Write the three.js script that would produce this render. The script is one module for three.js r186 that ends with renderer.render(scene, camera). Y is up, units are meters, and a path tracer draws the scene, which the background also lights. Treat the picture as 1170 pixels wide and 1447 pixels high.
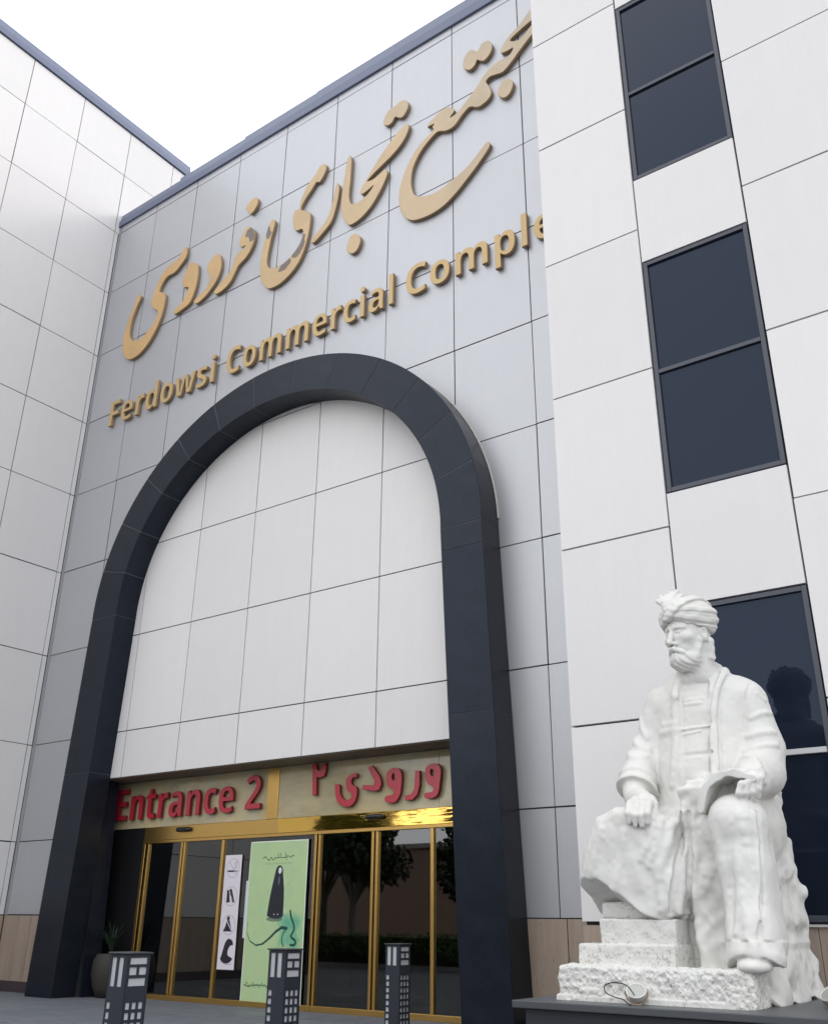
import * as THREE from 'three';
import { mergeGeometries } from 'three/addons/utils/BufferGeometryUtils.js';
import { RoundedBoxGeometry } from 'three/addons/geometries/RoundedBoxGeometry.js';
import { TextGeometry } from 'three/addons/geometries/TextGeometry.js';
import { FontLoader } from 'three/addons/loaders/FontLoader.js';

// ---------------------------------------------------------------- camera, sky, sun, exposure
const scene = new THREE.Scene();
const camera = new THREE.PerspectiveCamera(56.94, 827 / 1024, 0.1, 800);
camera.rotation.order = 'YXZ';
camera.position.set(22, 1.5, 13.94);
camera.rotation.set(0.410835, 0.63109, 0.010487);

const renderer = new THREE.WebGLRenderer({ antialias: true });
renderer.setSize(827, 1024);
renderer.toneMapping = THREE.LinearToneMapping;
renderer.toneMappingExposure = 1.66;
renderer.shadowMap.enabled = true;

const SUN = new THREE.Vector3(0.42, 0.52, -0.74).normalize();      // behind the buildings, veiled by thin cloud
{
  const W = 512, H = 256, d = new Float32Array(W * H * 4), v = new THREE.Vector3();
  for (let j = 0; j < H; j++) for (let i = 0; i < W; i++) {
    const th = ((j + 0.5) / H - 0.5) * Math.PI, ph = ((i + 0.5) / W - 0.5) * 2 * Math.PI;
    v.set(Math.cos(th) * Math.cos(ph), Math.sin(th), Math.cos(th) * Math.sin(ph));
    const el = Math.max(v.y, 0), c = Math.max(v.dot(SUN), 0);
    const cover = 0.5 + 0.28 * Math.sin(3.1 * v.x + 1.7 * v.z + 2.0 * v.y) * Math.sin(2.3 * v.z - 1.1 * v.x + 0.6) + 0.12 * Math.sin(7 * v.x - 5 * v.z + 4 * v.y);
    const base = 1.08 + 0.14 * cover + 0.25 * Math.pow(1 - el, 4) + 0.5 * Math.pow(c, 6) + 1.3 * Math.pow(c, 40);
    const blue = 0.16 * (1 - cover) * (0.35 + el), k = (j * W + i) * 4;
    const below = v.y < 0 ? 0.35 : 1;
    d[k] = base * (1.008 - blue * 0.75) * below; d[k + 1] = base * (1 - blue * 0.32) * below; d[k + 2] = base * (1.0 + blue * 0.35) * below; d[k + 3] = 1;
  }
  const t = new THREE.DataTexture(d, W, H, THREE.RGBAFormat, THREE.FloatType);
  t.mapping = THREE.EquirectangularReflectionMapping; t.magFilter = THREE.LinearFilter; t.minFilter = THREE.LinearFilter; t.needsUpdate = true;
  scene.background = t; scene.environment = t;
}
const sun = new THREE.DirectionalLight(0xffeedd, 0.6);
sun.position.copy(SUN).multiplyScalar(80); sun.castShadow = true; sun.shadow.radius = 30;
Object.assign(sun.shadow.camera, { left: -45, right: 45, top: 45, bottom: -45, near: 1, far: 200 });
scene.add(sun);

// ---------------------------------------------------------------- helpers
let seed = 12345;
const rnd = () => { seed = (seed * 1664525 + 1013904223) >>> 0; return seed / 4294967296; };
const rr = (a, b) => a + (b - a) * rnd();
const hash = (x, y, z) => { let h = (x * 374761393 + y * 668265263 + z * 2147483647) | 0; h = Math.imul(h ^ (h >>> 13), 1274126177); h ^= h >>> 16; return (h >>> 0) / 4294967296; };
function noise(x, y, z) {
  const xi = Math.floor(x), yi = Math.floor(y), zi = Math.floor(z), u = x - xi, v = y - yi, w = z - zi;
  const s = (t) => t * t * (3 - 2 * t), a = s(u), b = s(v), c = s(w), L = (p, q, t) => p + (q - p) * t;
  return L(L(L(hash(xi, yi, zi), hash(xi + 1, yi, zi), a), L(hash(xi, yi + 1, zi), hash(xi + 1, yi + 1, zi), a), b),
    L(L(hash(xi, yi, zi + 1), hash(xi + 1, yi, zi + 1), a), L(hash(xi, yi + 1, zi + 1), hash(xi + 1, yi + 1, zi + 1), a), b), c);
}
const fbm = (x, y, z, n = 4) => { let s = 0, a = 0.5; for (let i = 0; i < n; i++) { s += a * noise(x, y, z); x = x * 2.03 + 7.1; y = y * 2.03 + 3.7; z = z * 2.03 + 1.3; a *= 0.5; } return s; };
const taken = {};
const numbered = (n) => { taken[n] = (taken[n] ?? -1) + 1; return taken[n] ? n + '_' + String(taken[n]).padStart(3, '0') : n; };
function tag(o, label, category, group) { o.userData.label = label; if (category) o.userData.category = category; if (group) o.userData.group = group; return o; }
function thing(name, label, category, pos = [0, 0, 0], group) {
  const g = new THREE.Group(); g.name = numbered(name); g.position.set(...pos); scene.add(g); return tag(g, label, category, group);
}
function sub(name, parent) { const g = new THREE.Group(); g.name = name; parent.add(g); return g; }
function part(name, geo, mat, parent, pos, rot) {
  const m = new THREE.Mesh(geo, mat); m.name = name; m.castShadow = m.receiveShadow = true;
  if (pos) m.position.set(...pos); if (rot) m.rotation.set(...rot);
  parent.add(m); return m;
}
function structure(name, geo, mat) { const m = part(numbered(name), geo, mat, scene); m.userData.kind = 'structure'; return m; }
const boxCache = {};
function boxGeo(w, h, d) { const k = [w, h, d].map((x) => x.toFixed(3)).join(); return boxCache[k] ??= new THREE.BoxGeometry(w, h, d); }
// a box given by its limits
function slab(name, mat, parent, x0, x1, y0, y1, z0, z1, round = 0) {
  const w = x1 - x0, h = y1 - y0, d = z1 - z0;
  const g = round ? new RoundedBoxGeometry(w, h, d, 2, Math.min(round, w / 2.1, h / 2.1, d / 2.1)) : boxGeo(w, h, d);
  return part(name, g, mat, parent, [(x0 + x1) / 2, (y0 + y1) / 2, (z0 + z1) / 2]);
}
// uv in metres on a geometry, from the two axes that a face lies in
function metricUV(g, s = 1) {
  const p = g.attributes.position, n = g.attributes.normal, uv = new Float32Array(p.count * 2);
  for (let i = 0; i < p.count; i++) {
    const ax = Math.abs(n.getX(i)), ay = Math.abs(n.getY(i)), az = Math.abs(n.getZ(i));
    const u = ax > ay && ax > az ? p.getZ(i) : p.getX(i), v = ay > ax && ay > az ? p.getZ(i) : p.getY(i);
    uv[2 * i] = u * s; uv[2 * i + 1] = v * s;
  }
  g.setAttribute('uv', new THREE.BufferAttribute(uv, 2)); return g;
}
// colour texture from a function (u, v in 0..1) -> [r, g, b] linear
function tex(W, H, f, srgb = true) {
  const d = new Uint8Array(W * H * 4), e = (c) => { c = Math.min(1, Math.max(0, c)); return srgb ? (c <= 0.0031308 ? c * 12.92 : 1.055 * Math.pow(c, 1 / 2.4) - 0.055) : c; };
  for (let j = 0; j < H; j++) for (let i = 0; i < W; i++) {
    const c = f((i + 0.5) / W, (j + 0.5) / H), k = (j * W + i) * 4;
    d[k] = e(c[0]) * 255; d[k + 1] = e(c[1]) * 255; d[k + 2] = e(c[2]) * 255; d[k + 3] = 255;
  }
  const t = new THREE.DataTexture(d, W, H); t.wrapS = t.wrapT = THREE.RepeatWrapping; t.magFilter = THREE.LinearFilter; t.minFilter = THREE.LinearMipmapLinearFilter; t.generateMipmaps = true;
  if (srgb) t.colorSpace = THREE.SRGBColorSpace; t.needsUpdate = true; return t;
}
// noise that wraps round with period 1 in u and v
const wrapNoise = (u, v, fu, fv, z) => {
  const s = (t) => t * t * (3 - 2 * t), a = s(u), b = s(v), q = (x, y) => fbm(x * fu, y * fv, z, 4);
  return (q(u, v) * (1 - a) + q(u - 1, v) * a) * (1 - b) + (q(u, v - 1) * (1 - a) + q(u - 1, v - 1) * a) * b;
};
const lin = (r, g, b) => new THREE.Color().setRGB(r, g, b);
const std = (c, roughness = 0.6, o = {}) => new THREE.MeshStandardMaterial({ color: Array.isArray(c) ? lin(...c) : c, roughness, ...o });
const phys = (c, roughness, o = {}) => new THREE.MeshPhysicalMaterial({ color: Array.isArray(c) ? lin(...c) : c, roughness, ...o });

// ---------------------------------------------------------------- materials
// painted aluminium sheet: faint rain streaks and dust specks on the coating
const sheetTex = tex(256, 512, (u, v) => {
  const streak = wrapNoise(u, v, 42, 1.6, 3.3) - 0.47, dust = wrapNoise(u, v, 6, 6, 9.1) - 0.47;
  const g = 0.955 + 0.05 * streak + 0.05 * dust; return [g, g * 0.999, g * (0.997 - 0.01 * dust)];
});
function sheets(c, roughness, metalness = 0) {
  return [0, 1, 2, 3, 4].map((i) => {
    const t = sheetTex.clone(); t.offset.set(i * 0.37, i * 0.21); t.needsUpdate = true;
    const k = 1 + (i - 2) * 0.014; return phys([c[0] * k, c[1] * k, c[2] * k * (1 + (i % 2) * 0.006)], roughness + i * 0.015, { map: t, metalness });
  });
}
const M = {
  white: sheets([0.715, 0.698, 0.685], 0.6),
  grey: sheets([0.485, 0.49, 0.51], 0.42, 0.5),
  core: std([0.05, 0.05, 0.055], 0.9),
  coping: phys([0.12, 0.14, 0.215], 0.45),
  dark: std([0.03, 0.03, 0.032], 0.8),
};
{
  const g = tex(256, 256, (u, v) => {
    const a = wrapNoise(u, v, 40, 40, 1.7), b = wrapNoise(u, v, 5, 5, 6.2), k = 0.014 + 0.013 * (a - 0.4) + 0.012 * (b - 0.45);
    return [k * 0.8, k * 0.98, k * 1.45];
  });
  M.granite = phys(0xffffff, 0.3, { map: g, bumpMap: g, bumpScale: 0.0008, specularIntensity: 0.62, specularColor: lin(0.6, 0.68, 0.82) });
  M.graniteB = phys([0.82, 0.84, 0.9], 0.34, { map: g, specularIntensity: 0.62, specularColor: lin(0.6, 0.68, 0.82) });
  M.graniteC = phys([1.12, 1.1, 1.05], 0.36, { map: g, specularIntensity: 0.62, specularColor: lin(0.6, 0.68, 0.82) });
}
M.grout = std([0.16, 0.165, 0.18], 0.9);
{
  const t = tex(512, 256, (u, v) => {
    const vein = wrapNoise(u, v, 46, 2.2, 4.4), band = wrapNoise(u, v, 9, 0.9, 8.8), pit = wrapNoise(u, v, 90, 26, 2.2) > 0.63 ? 0.78 : 1;
    const k = (0.245 + 0.15 * (vein - 0.45) + 0.12 * (band - 0.45)) * pit; return [k * 1.4, k * 1.1, k * 0.86];
  });
  M.travertine = [0, 1, 2].map((i) => { const c = t.clone(); c.offset.set(i * 0.31, i * 0.17); c.needsUpdate = true; return std([1 - i * 0.05, 1 - i * 0.045, 1 - i * 0.03], 0.55, { map: c, bumpMap: c, bumpScale: 0.002 }); });
  M.skirting = std([0.055, 0.04, 0.045], 0.5);
}
{
  const t = tex(512, 512, (u, v) => {
    const a = wrapNoise(u, v, 4, 34, 5.5), b = wrapNoise(u, v, 60, 60, 1.1), c = wrapNoise(u, v, 5, 5, 7.9);
    const k = 0.155 + 0.11 * (a - 0.45) + 0.05 * (b - 0.45) + 0.07 * (c - 0.45); return [k * 0.93, k, k * 1.12];
  });
  M.paver = [0, 1, 2, 3].map((i) => { const c = t.clone(); c.offset.set(i * 0.27, i * 0.41); c.needsUpdate = true; return std([1 - i * 0.05, 1 - i * 0.045, 1 - i * 0.035], 0.6 + 0.05 * i, { map: c, bumpMap: c, bumpScale: 0.0015 }); });
  const gt = t.clone(); gt.repeat.set(0.5, 0.5); gt.needsUpdate = true;
  M.ground = std([0.85, 0.85, 0.85], 0.85, { map: gt });
}
M.joint = std([0.06, 0.06, 0.06], 0.95);
M.gold = phys([0.86, 0.54, 0.13], 0.055, { metalness: 1, bumpMap: tex(256, 64, (u, v) => { const k = wrapNoise(u, v, 5, 2, 4.1); return [k, k, k]; }, false), bumpScale: 0.012 });
M.goldDull = phys([0.74, 0.47, 0.15], 0.3, { metalness: 1 });
M.windowGlass = phys([0.008, 0.012, 0.022], 0.03, { ior: 1.5, specularColor: lin(0.38, 0.46, 0.62) });
M.windowFrame = phys([0.05, 0.054, 0.072], 0.45);
M.doorGlass = phys([0.42, 0.44, 0.42], 0.015, { transmission: 1, thickness: 0, ior: 1.85 });
M.signGlass = phys([0.56, 0.49, 0.31], 0.07, { ior: 1.55 });
M.red = phys([0.46, 0.02, 0.04], 0.38, { clearcoat: 0.4, clearcoatRoughness: 0.2 });
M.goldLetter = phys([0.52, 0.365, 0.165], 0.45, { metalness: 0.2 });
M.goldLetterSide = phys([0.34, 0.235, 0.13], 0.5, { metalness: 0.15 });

// ---------------------------------------------------------------- ground
{
  const g = new THREE.PlaneGeometry(600, 600, 1, 1); g.rotateX(-Math.PI / 2);
  const uv = g.attributes.uv; for (let i = 0; i < uv.count; i++) uv.setXY(i, uv.getX(i) * 300, uv.getY(i) * 300);
  structure('ground', g, M.ground).position.y = -0.03;
  // forecourt: a bed of mortar with stone pavers on it
  const pav = new THREE.Group(); pav.name = 'pavement'; pav.userData.kind = 'structure'; scene.add(pav);
  slab('mortar_bed', M.joint, pav, -0.03, 16.6, -0.025, -0.012, -0.95, 12.2);
  const S = 0.7, T = 0.7;
  for (let i = 0; i < 20; i++) for (let j = 0; j < 8; j++) {
    const x = 0.02 + i * S, z = -0.93 + j * T;
    const geo = boxCache['paver' + (i * 3 + j) % 5] ??= (() => { const q = metricUV(new RoundedBoxGeometry(S - 0.012, 0.05, T - 0.012, 1, 0.004), 0.7), u = q.attributes.uv, o = ((i * 3 + j) % 5) * 0.23; for (let k = 0; k < u.count; k++) u.setXY(k, u.getX(k) + o, u.getY(k) + o * 1.7); return q; })();
    part('paver', geo, M.paver[Math.floor(rnd() * 4)], pav, [x + S / 2, -0.025 + rr(-0.0015, 0.0015), z + T / 2], [rr(-0.001, 0.001), 0, rr(-0.001, 0.001)]);
  }
  slab('paving', M.ground, pav, -0.02, 16.6, -0.02, -0.004, 4.7, 12.2);
}

// ---------------------------------------------------------------- panels on a wall
const GAP = 0.024;
function panel(mats, parent, w, h, x, y, z, face, t = 0.03) {
  const g = boxGeo(w - GAP, h - GAP, t), m = part('wall_panel', g, mats[Math.floor(rnd() * mats.length)], parent);
  const tilt = () => rr(-0.0022, 0.0022);
  if (face === 'z') { m.position.set(x + w / 2 + rr(-0.003, 0.003), y + h / 2 + rr(-0.004, 0.004), z - t / 2 + rr(-0.003, 0.001)); m.rotation.set(tilt(), tilt(), rr(-0.0008, 0.0008)); }
  if (face === 'x') { m.position.set(z - t / 2 + rr(-0.003, 0.001), y + h / 2 + rr(-0.004, 0.004), x + w / 2 + rr(-0.003, 0.003)); m.rotation.set(0, Math.PI / 2 + tilt(), tilt()); }
  return m;
}
const ROW = 2.305, Y0 = 1.59, Y1 = 3.215;
const rows = (top) => { const r = [Y0, Y1]; while (r[r.length - 1] + ROW < top - 0.2) r.push(r[r.length - 1] + ROW); r.push(top); return r; };

// ---- entrance building: the grey facade with the arch
const AX = 8.155, AY = 8.2, OA = 5.6, OB = 5.2, IA = 4.7, IB = 4.33, ZF = 0.6;
const outerHalf = (y) => OA + 0.39 * (AY - y) / AY, innerHalf = (y) => IA + 0.37 * (AY - y) / AY;
function copingLength(parent, len, h, pos, turn) {
  const p = [[-0.9, 0], [0.055, 0], [0.06, 0.012], [0.06, h * 0.42], [0.03, h * 0.46], [-0.02, h], [-0.9, h]], g = new THREE.ExtrudeGeometry(new THREE.Shape(p.map((q) => new THREE.Vector2(...q))), { depth: len, bevelEnabled: true, bevelThickness: 0.004, bevelSize: 0.004, bevelOffset: -0.004, bevelSegments: 1 });
  g.translate(0, 0, -len / 2); g.rotateY(-Math.PI / 2);
  return part('coping', g, M.coping, parent, pos, [0, turn, 0]);
}
const hall = thing('building', 'grey panelled building with a dark arch round its glass entrance', 'building');
{
  const core = sub('wall', hall);
  slab('wall_core', M.core, core, 0.0, 16.58, 4.5, 22.0, -9.3, -0.033);
  slab('wall_core', M.core, core, 0.0, 2.45, 0, 4.497, -9.3, -0.4);
  slab('wall_core', M.core, core, 13.85, 16.58, 0, 4.497, -9.3, -0.4);
  slab('wall_core', M.core, core, 0.0, 3.05, 0, 4.497, -0.397, -0.033);
  slab('wall_core', M.core, core, 13.26, 16.58, 0, 4.497, -0.397, -0.033);
  slab('wall_core', M.core, core, 2.453, 13.847, 0, 4.497, -9.3, -9.0);
  const R = rows(22.0), cols = [0.1]; for (let i = 1; i <= 8; i++) cols.push(1.83 * i); cols.push(16.58);
  const clipHalf = 5.15, clipB = 4.75;                       // midway under the arch band
  const inside = (x, y) => (y < AY ? Math.abs(x - AX) < clipHalf : ((x - AX) / clipHalf) ** 2 + ((y - AY) / clipB) ** 2 < 1);
  const ring = []; for (let i = 0; i <= 48; i++) { const t = Math.PI * i / 48; ring.push([AX + clipHalf * Math.cos(t), AY + clipB * Math.sin(t)]); }
  ring.push([AX - clipHalf, 4.48], [AX + clipHalf, 4.48]);
  function clip(poly) {                                      // polygon inside the convex ring
    let out = poly;
    for (let i = 0; i < ring.length && out.length; i++) {
      const a = ring[i], b = ring[(i + 1) % ring.length], side = (p) => (b[0] - a[0]) * (p[1] - a[1]) - (b[1] - a[1]) * (p[0] - a[0]), res = [];
      if (Math.hypot(b[0] - a[0], b[1] - a[1]) < 1e-6) continue;
      out.forEach((p, k) => {
        const q = out[(k + 1) % out.length], s = side(p), t = side(q);
        if (s >= 0) res.push(p);
        if ((s >= 0) !== (t >= 0)) { const m = s / (s - t); res.push([p[0] + (q[0] - p[0]) * m, p[1] + (q[1] - p[1]) * m]); }
      });
      out = res;
    }
    return out;
  }
  for (let i = 0; i < cols.length - 1; i++) for (let j = 0; j < R.length - 1; j++) {
    const x0 = cols[i], x1 = cols[i + 1], y0 = R[j], y1 = R[j + 1], g = GAP / 2;
    const pts = []; for (let k = 0; k <= 6; k++) for (let l = 0; l <= 6; l++) pts.push(inside(x0 + (x1 - x0) * k / 6, y0 + (y1 - y0) * l / 6));
    const all = pts.every(Boolean), none = !pts.some(Boolean);
    if (!none && y1 > 4.5) {
      const yb = Math.max(y0, 4.48), poly = clip([[x0 + g, yb === y0 ? yb + g : yb], [x1 - g, yb === y0 ? yb + g : yb], [x1 - g, y1 - g], [x0 + g, y1 - g]]);
      if (poly.length > 2) {
        const s = new THREE.Shape(poly.map((p) => new THREE.Vector2(p[0], p[1]))), geo = new THREE.ExtrudeGeometry(s, { depth: 0.03, bevelEnabled: false });
        const uv = geo.attributes.uv; for (let k = 0; k < uv.count; k++) uv.setXY(k, (uv.getX(k) - x0) / 1.83, (uv.getY(k) - y0) / ROW);
        const m = part('wall_panel', geo, M.white[Math.floor(rnd() * 5)], hall, [0, 0, -0.026]); m.userData.label = 'white panel inside the arch';
      }
    }
    if (!all) {
      if (y0 < 4.5 && x0 > 2.2 && x1 < 14) { // beside the entrance only the strip outside the arch is clad
        continue;
      }
      let a = x0, b = x1;
      if (y0 < 4.5) { if (a < 3 && b > 3) b = 2.9; if (a < 13.4 && b > 13.4) a = 13.45; }
      panel(M.grey, hall, b - a, y1 - y0, a, y0, none ? 0 : -0.006, 'z');
    }
  }
  slab('corner_trim', M.grey[1], hall, 0.002, 0.045, 1.59, 21.9, -0.03, 0.012);
  slab('corner_trim', M.grey[3], hall, 0.058, 0.09, 1.59, 21.9, -0.03, 0.004);
  // coping in lengths
  // sheet-metal coping: an upright lip with a slanted top, folded in lengths
  for (let i = 0; i < 6; i++) { const a = i * 2.77, r = [0.15, 0.24, 0.3, 0.33, 0.33, 0.33][i]; copingLength(hall, 2.762, 0.36 + r, [a + 1.385, 21.9, 0], 0); }
  // travertine base
  for (const [a, b] of [[0.01, 1.1], [1.11, 2.5], [13.6, 14.75], [14.76, 15.7], [15.71, 16.57]]) {
    part('stone_slab', metricUV(new THREE.BoxGeometry(b - a - 0.006, 1.36, 0.03), 0.7), M.travertine[Math.floor(rnd() * 3)], hall, [(a + b) / 2, 0.9, -0.01]);
  }
  slab('skirting', M.skirting, hall, 0.01, 2.5, 0, 0.215, -0.03, 0.014);
  slab('skirting', M.skirting, hall, 13.6, 16.57, 0, 0.215, -0.03, 0.014);
  // soffit of the entrance and its stained strip
  slab('soffit', std([0.2, 0.175, 0.14], 0.75, { map: tex(256, 64, (u, v) => { const k = 0.5 + 0.8 * wrapNoise(u, v, 22, 4, 2.9); return [k, k * 0.95, k * 0.88]; }) }), hall, 2.46, 13.84, 4.46, 4.497, -0.9, -0.034);
  // jamb trims that end the arch's inner faces
  for (const s of [-1, 1]) slab('jamb_trim', std([0.3, 0.29, 0.27], 0.5), hall, AX + s * 5.065 - 0.018, AX + s * 5.065 + 0.018, 0, 4.46, -0.44, -0.402).rotation.z = -s * 0.045;
  // lobby behind the glass
  const lobby = sub('lobby', hall);
  slab('lobby_floor', std([0.12, 0.11, 0.1], 0.35), lobby, 2.46, 13.84, -0.004, 0.004, -8.99, -0.8);
  slab('lobby_wall', std([0.5, 0.49, 0.46], 0.7), lobby, 2.46, 13.84, 0.01, 4.45, -8.995, -8.9);
  slab('lobby_counter', std([0.16, 0.09, 0.05], 0.5), lobby, 4.4, 6.6, 0.01, 1.1, -5.6, -4.9, 0.02);
  for (const x of [6.2, 10.2]) slab('lobby_column', std([0.24, 0.23, 0.22], 0.6), lobby, x, x + 0.6, 0.01, 4.45, -4.6, -4.0, 0.02);
}
// ---- the arch, stone by stone
{
  const arch = sub('arch', hall);
  const gm = [M.granite, M.graniteB, M.graniteC];
  const stoneGeo = (inner, outer, z0, z1) => {               // inner and outer lists run the same way
    const n = inner.length, s = [...outer, ...[...inner].reverse()].map((p) => new THREE.Vector2(p[0], p[1]));
    const g = new THREE.ExtrudeGeometry(new THREE.Shape(s), { depth: z1 - z0 - 0.012, bevelEnabled: true, bevelThickness: 0.006, bevelSize: 0.005, bevelOffset: -0.005, bevelSegments: 1, curveSegments: 1 });
    g.translate(0, 0, z0 + 0.006); return metricUV(g, 0.8);
  };
  const N = 13, gap = 0.0011;
  for (let i = 0; i < N; i++) {
    const t0 = Math.PI * i / N + gap, t1 = Math.PI * (i + 1) / N - gap, a = [], b = [];
    for (let k = 0; k <= 10; k++) { const t = t0 + (t1 - t0) * k / 10; a.push([AX + IA * Math.cos(t), AY + IB * Math.sin(t)]); b.push([AX + OA * Math.cos(t), AY + OB * Math.sin(t)]); }
    part('arch_stone', stoneGeo(a, b, 0.002, ZF + rr(-0.002, 0.002)), gm[Math.floor(rnd() * 3)], arch);
  }
  for (const s of [-1, 1]) {
    const ys = s > 0 ? [0, 4.75, 7.75, AY] : [0, 4.55, AY];
    for (let i = 0; i < ys.length - 1; i++) {
      const y0 = ys[i] + 0.003, y1 = ys[i + 1] - 0.003;
      const a = [[AX + s * innerHalf(y0), y0], [AX + s * innerHalf(y1), y1]], b = [[AX + s * outerHalf(y0), y0], [AX + s * outerHalf(y1), y1]];
      part('arch_stone', s > 0 ? stoneGeo(a, b, 0.002, ZF) : stoneGeo(b, a, 0.002, ZF), gm[i % 3], arch);
      if (y0 < 4) part('jamb_stone', metricUV(new THREE.BoxGeometry(0.05, 4.44, 0.42)), M.graniteB, arch, [AX + s * (innerHalf(2.2) + 0.025), 2.225, -0.2], [0, 0, -s * 0.045]);
    }
  }
  // mortar seen in the joints
  {
    const a = [], b = []; const e = 0.004;
    a.push([AX + innerHalf(0) + e, 0]); b.push([AX + outerHalf(0) - e, 0]);
    for (let k = 0; k <= 64; k++) { const t = Math.PI * k / 64; a.push([AX + (IA + e) * Math.cos(t), AY + (IB + e) * Math.sin(t)]); b.push([AX + (OA - e) * Math.cos(t), AY + (OB - e) * Math.sin(t)]); }
    a.push([AX - innerHalf(0) - e, 0]); b.push([AX - outerHalf(0) + e, 0]);
    const g = new THREE.ExtrudeGeometry(new THREE.Shape([...b, ...a.reverse()].map((p) => new THREE.Vector2(...p))), { depth: ZF - 0.012, bevelEnabled: false }); g.translate(0, 0, 0.003);
    part('mortar', g, M.grout, arch);
  }
  // pale bead of sealant where the arch meets the wall
  const pts = []; for (let k = 0; k <= 30; k++) { const t = 0.04 + 1.15 * k / 30; pts.push(new THREE.Vector3(AX + (OA + 0.012) * Math.cos(t), AY + (OB + 0.012) * Math.sin(t), 0.012)); }
  part('sealant', new THREE.TubeGeometry(new THREE.CatmullRomCurve3(pts), 60, 0.022, 6), std([0.55, 0.54, 0.5], 0.7), arch);
}
// ---- glass entrance
{
  const door = sub('entrance_door', hall), ZD = -0.75;
  const post = (x, w, y0 = 0.1, y1 = 3.075) => slab('door_post', M.goldDull, door, x - w / 2, x + w / 2, y0, y1, ZD - 0.05, ZD + 0.045, 0.008);
  for (const [x, w] of [[3.88, 0.09], [4.02, 0.05], [5.13, 0.055], [5.22, 0.055], [6.41, 0.07], [9.0, 0.06], [9.1, 0.05], [10.42, 0.06], [10.52, 0.06], [11.77, 0.07], [13.1, 0.08]]) post(x, w);
  slab('door_rail', M.goldDull, door, 3.84, 13.2, 3.08, 3.14, ZD - 0.06, ZD + 0.05, 0.006);
  slab('door_sill', M.goldDull, door, 3.84, 9.05, 0.0, 0.098, ZD - 0.06, ZD + 0.05, 0.006);
  slab('door_sill', M.goldDull, door, 9.056, 13.2, 0.0, 0.098, ZD - 0.06, ZD + 0.05, 0.006);
  const ps = [[4.05, 5.1], [5.25, 6.37], [6.45, 8.97], [9.13, 10.39], [10.55, 11.73], [11.81, 13.06]];
  ps.forEach(([a, b], i) => slab('glass_pane', M.doorGlass, door, a, b, 0.1, 3.078, ZD - 0.006 + (i % 2) * 0.002, ZD - 0.0 + (i % 2) * 0.002));
  // header clad in polished brass sheet
  slab('door_header', M.goldDull, door, 3.84, 7.98, 3.145, 3.425, ZD - 0.12, ZD + 0.035, 0.006);
  slab('door_header', M.gold, door, 7.984, 13.2, 3.145, 3.425, ZD - 0.12, ZD + 0.035, 0.006);
  slab('sign_post', M.goldDull, door, 7.585, 7.9, 3.43, 4.455, ZD - 0.1, ZD + 0.03, 0.006);
  for (const x of [5.17, 10.47]) {
    const g = new THREE.CapsuleGeometry(0.07, 0.3, 4, 12); g.rotateZ(Math.PI / 2); g.scale(1, 0.75, 0.9);
    const s = part('door_sensor', g, phys([0.02, 0.02, 0.022], 0.3), door, [x, 3.335, ZD + 0.075]);
    slab('sensor_eye', phys([0.01, 0.004, 0.004], 0.1), door, x - 0.08, x + 0.08, 3.29, 3.31, ZD + 0.128, ZD + 0.137);
  }
  // dark cladding left of the doors, and behind the right jamb
  slab('side_panel', phys([0.012, 0.012, 0.013], 0.3), door, 2.46, 3.835, 0.0, 3.425, ZD - 0.08, ZD - 0.02);
  slab('side_panel', phys([0.012, 0.012, 0.013], 0.3), door, 13.205, 13.84, 0.0, 4.455, ZD - 0.08, ZD - 0.02);
}

// ---- side wing at right angles on the left
const wing = thing('building', 'pale panelled wing that meets the grey facade in a corner', 'building');
{
  slab('wall_core', M.core, wing, -10, -0.033, 0, 25.775, -10, 9.4);
  const R = rows(25.77), cols = [-9.9]; const c0 = []; for (let k = -5; k <= 4; k++) c0.push(0.16 + 1.83 * k);
  for (let i = 0; i < c0.length - 1; i++) for (let j = 0; j < R.length - 1; j++) {
    if (c0[i + 1] < 0.2 && R[j + 1] < 22) continue;          // behind the grey building
    panel(M.white, wing, c0[i + 1] - c0[i], R[j + 1] - R[j], c0[i], R[j], 0, 'x');
  }
  for (let j = 0; j < R.length - 1; j++) { panel(M.white, wing, 9.4 - 7.48, R[j + 1] - R[j], 7.48, R[j], 0, 'x'); if (R[j + 1] < 22) panel(M.white, wing, 0.14, R[j + 1] - R[j], 0.02, R[j], 0, 'x'); }
for (let i = 0; i < 8; i++) copingLength(wing, 1.394, 0.52, [0, 25.78, -2.4 + i * 1.4 + 0.7], Math.PI / 2);
  for (let i = 0; i < 7; i++) part('stone_slab', metricUV(new THREE.BoxGeometry(0.03, 1.36, 1.22), 0.7), M.travertine[i % 3], wing, [-0.012, 0.9, 0.64 + i * 1.228]);
  slab('skirting', M.skirting, wing, -0.03, 0.014, 0, 0.215, 0.02, 9.4);
}

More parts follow.
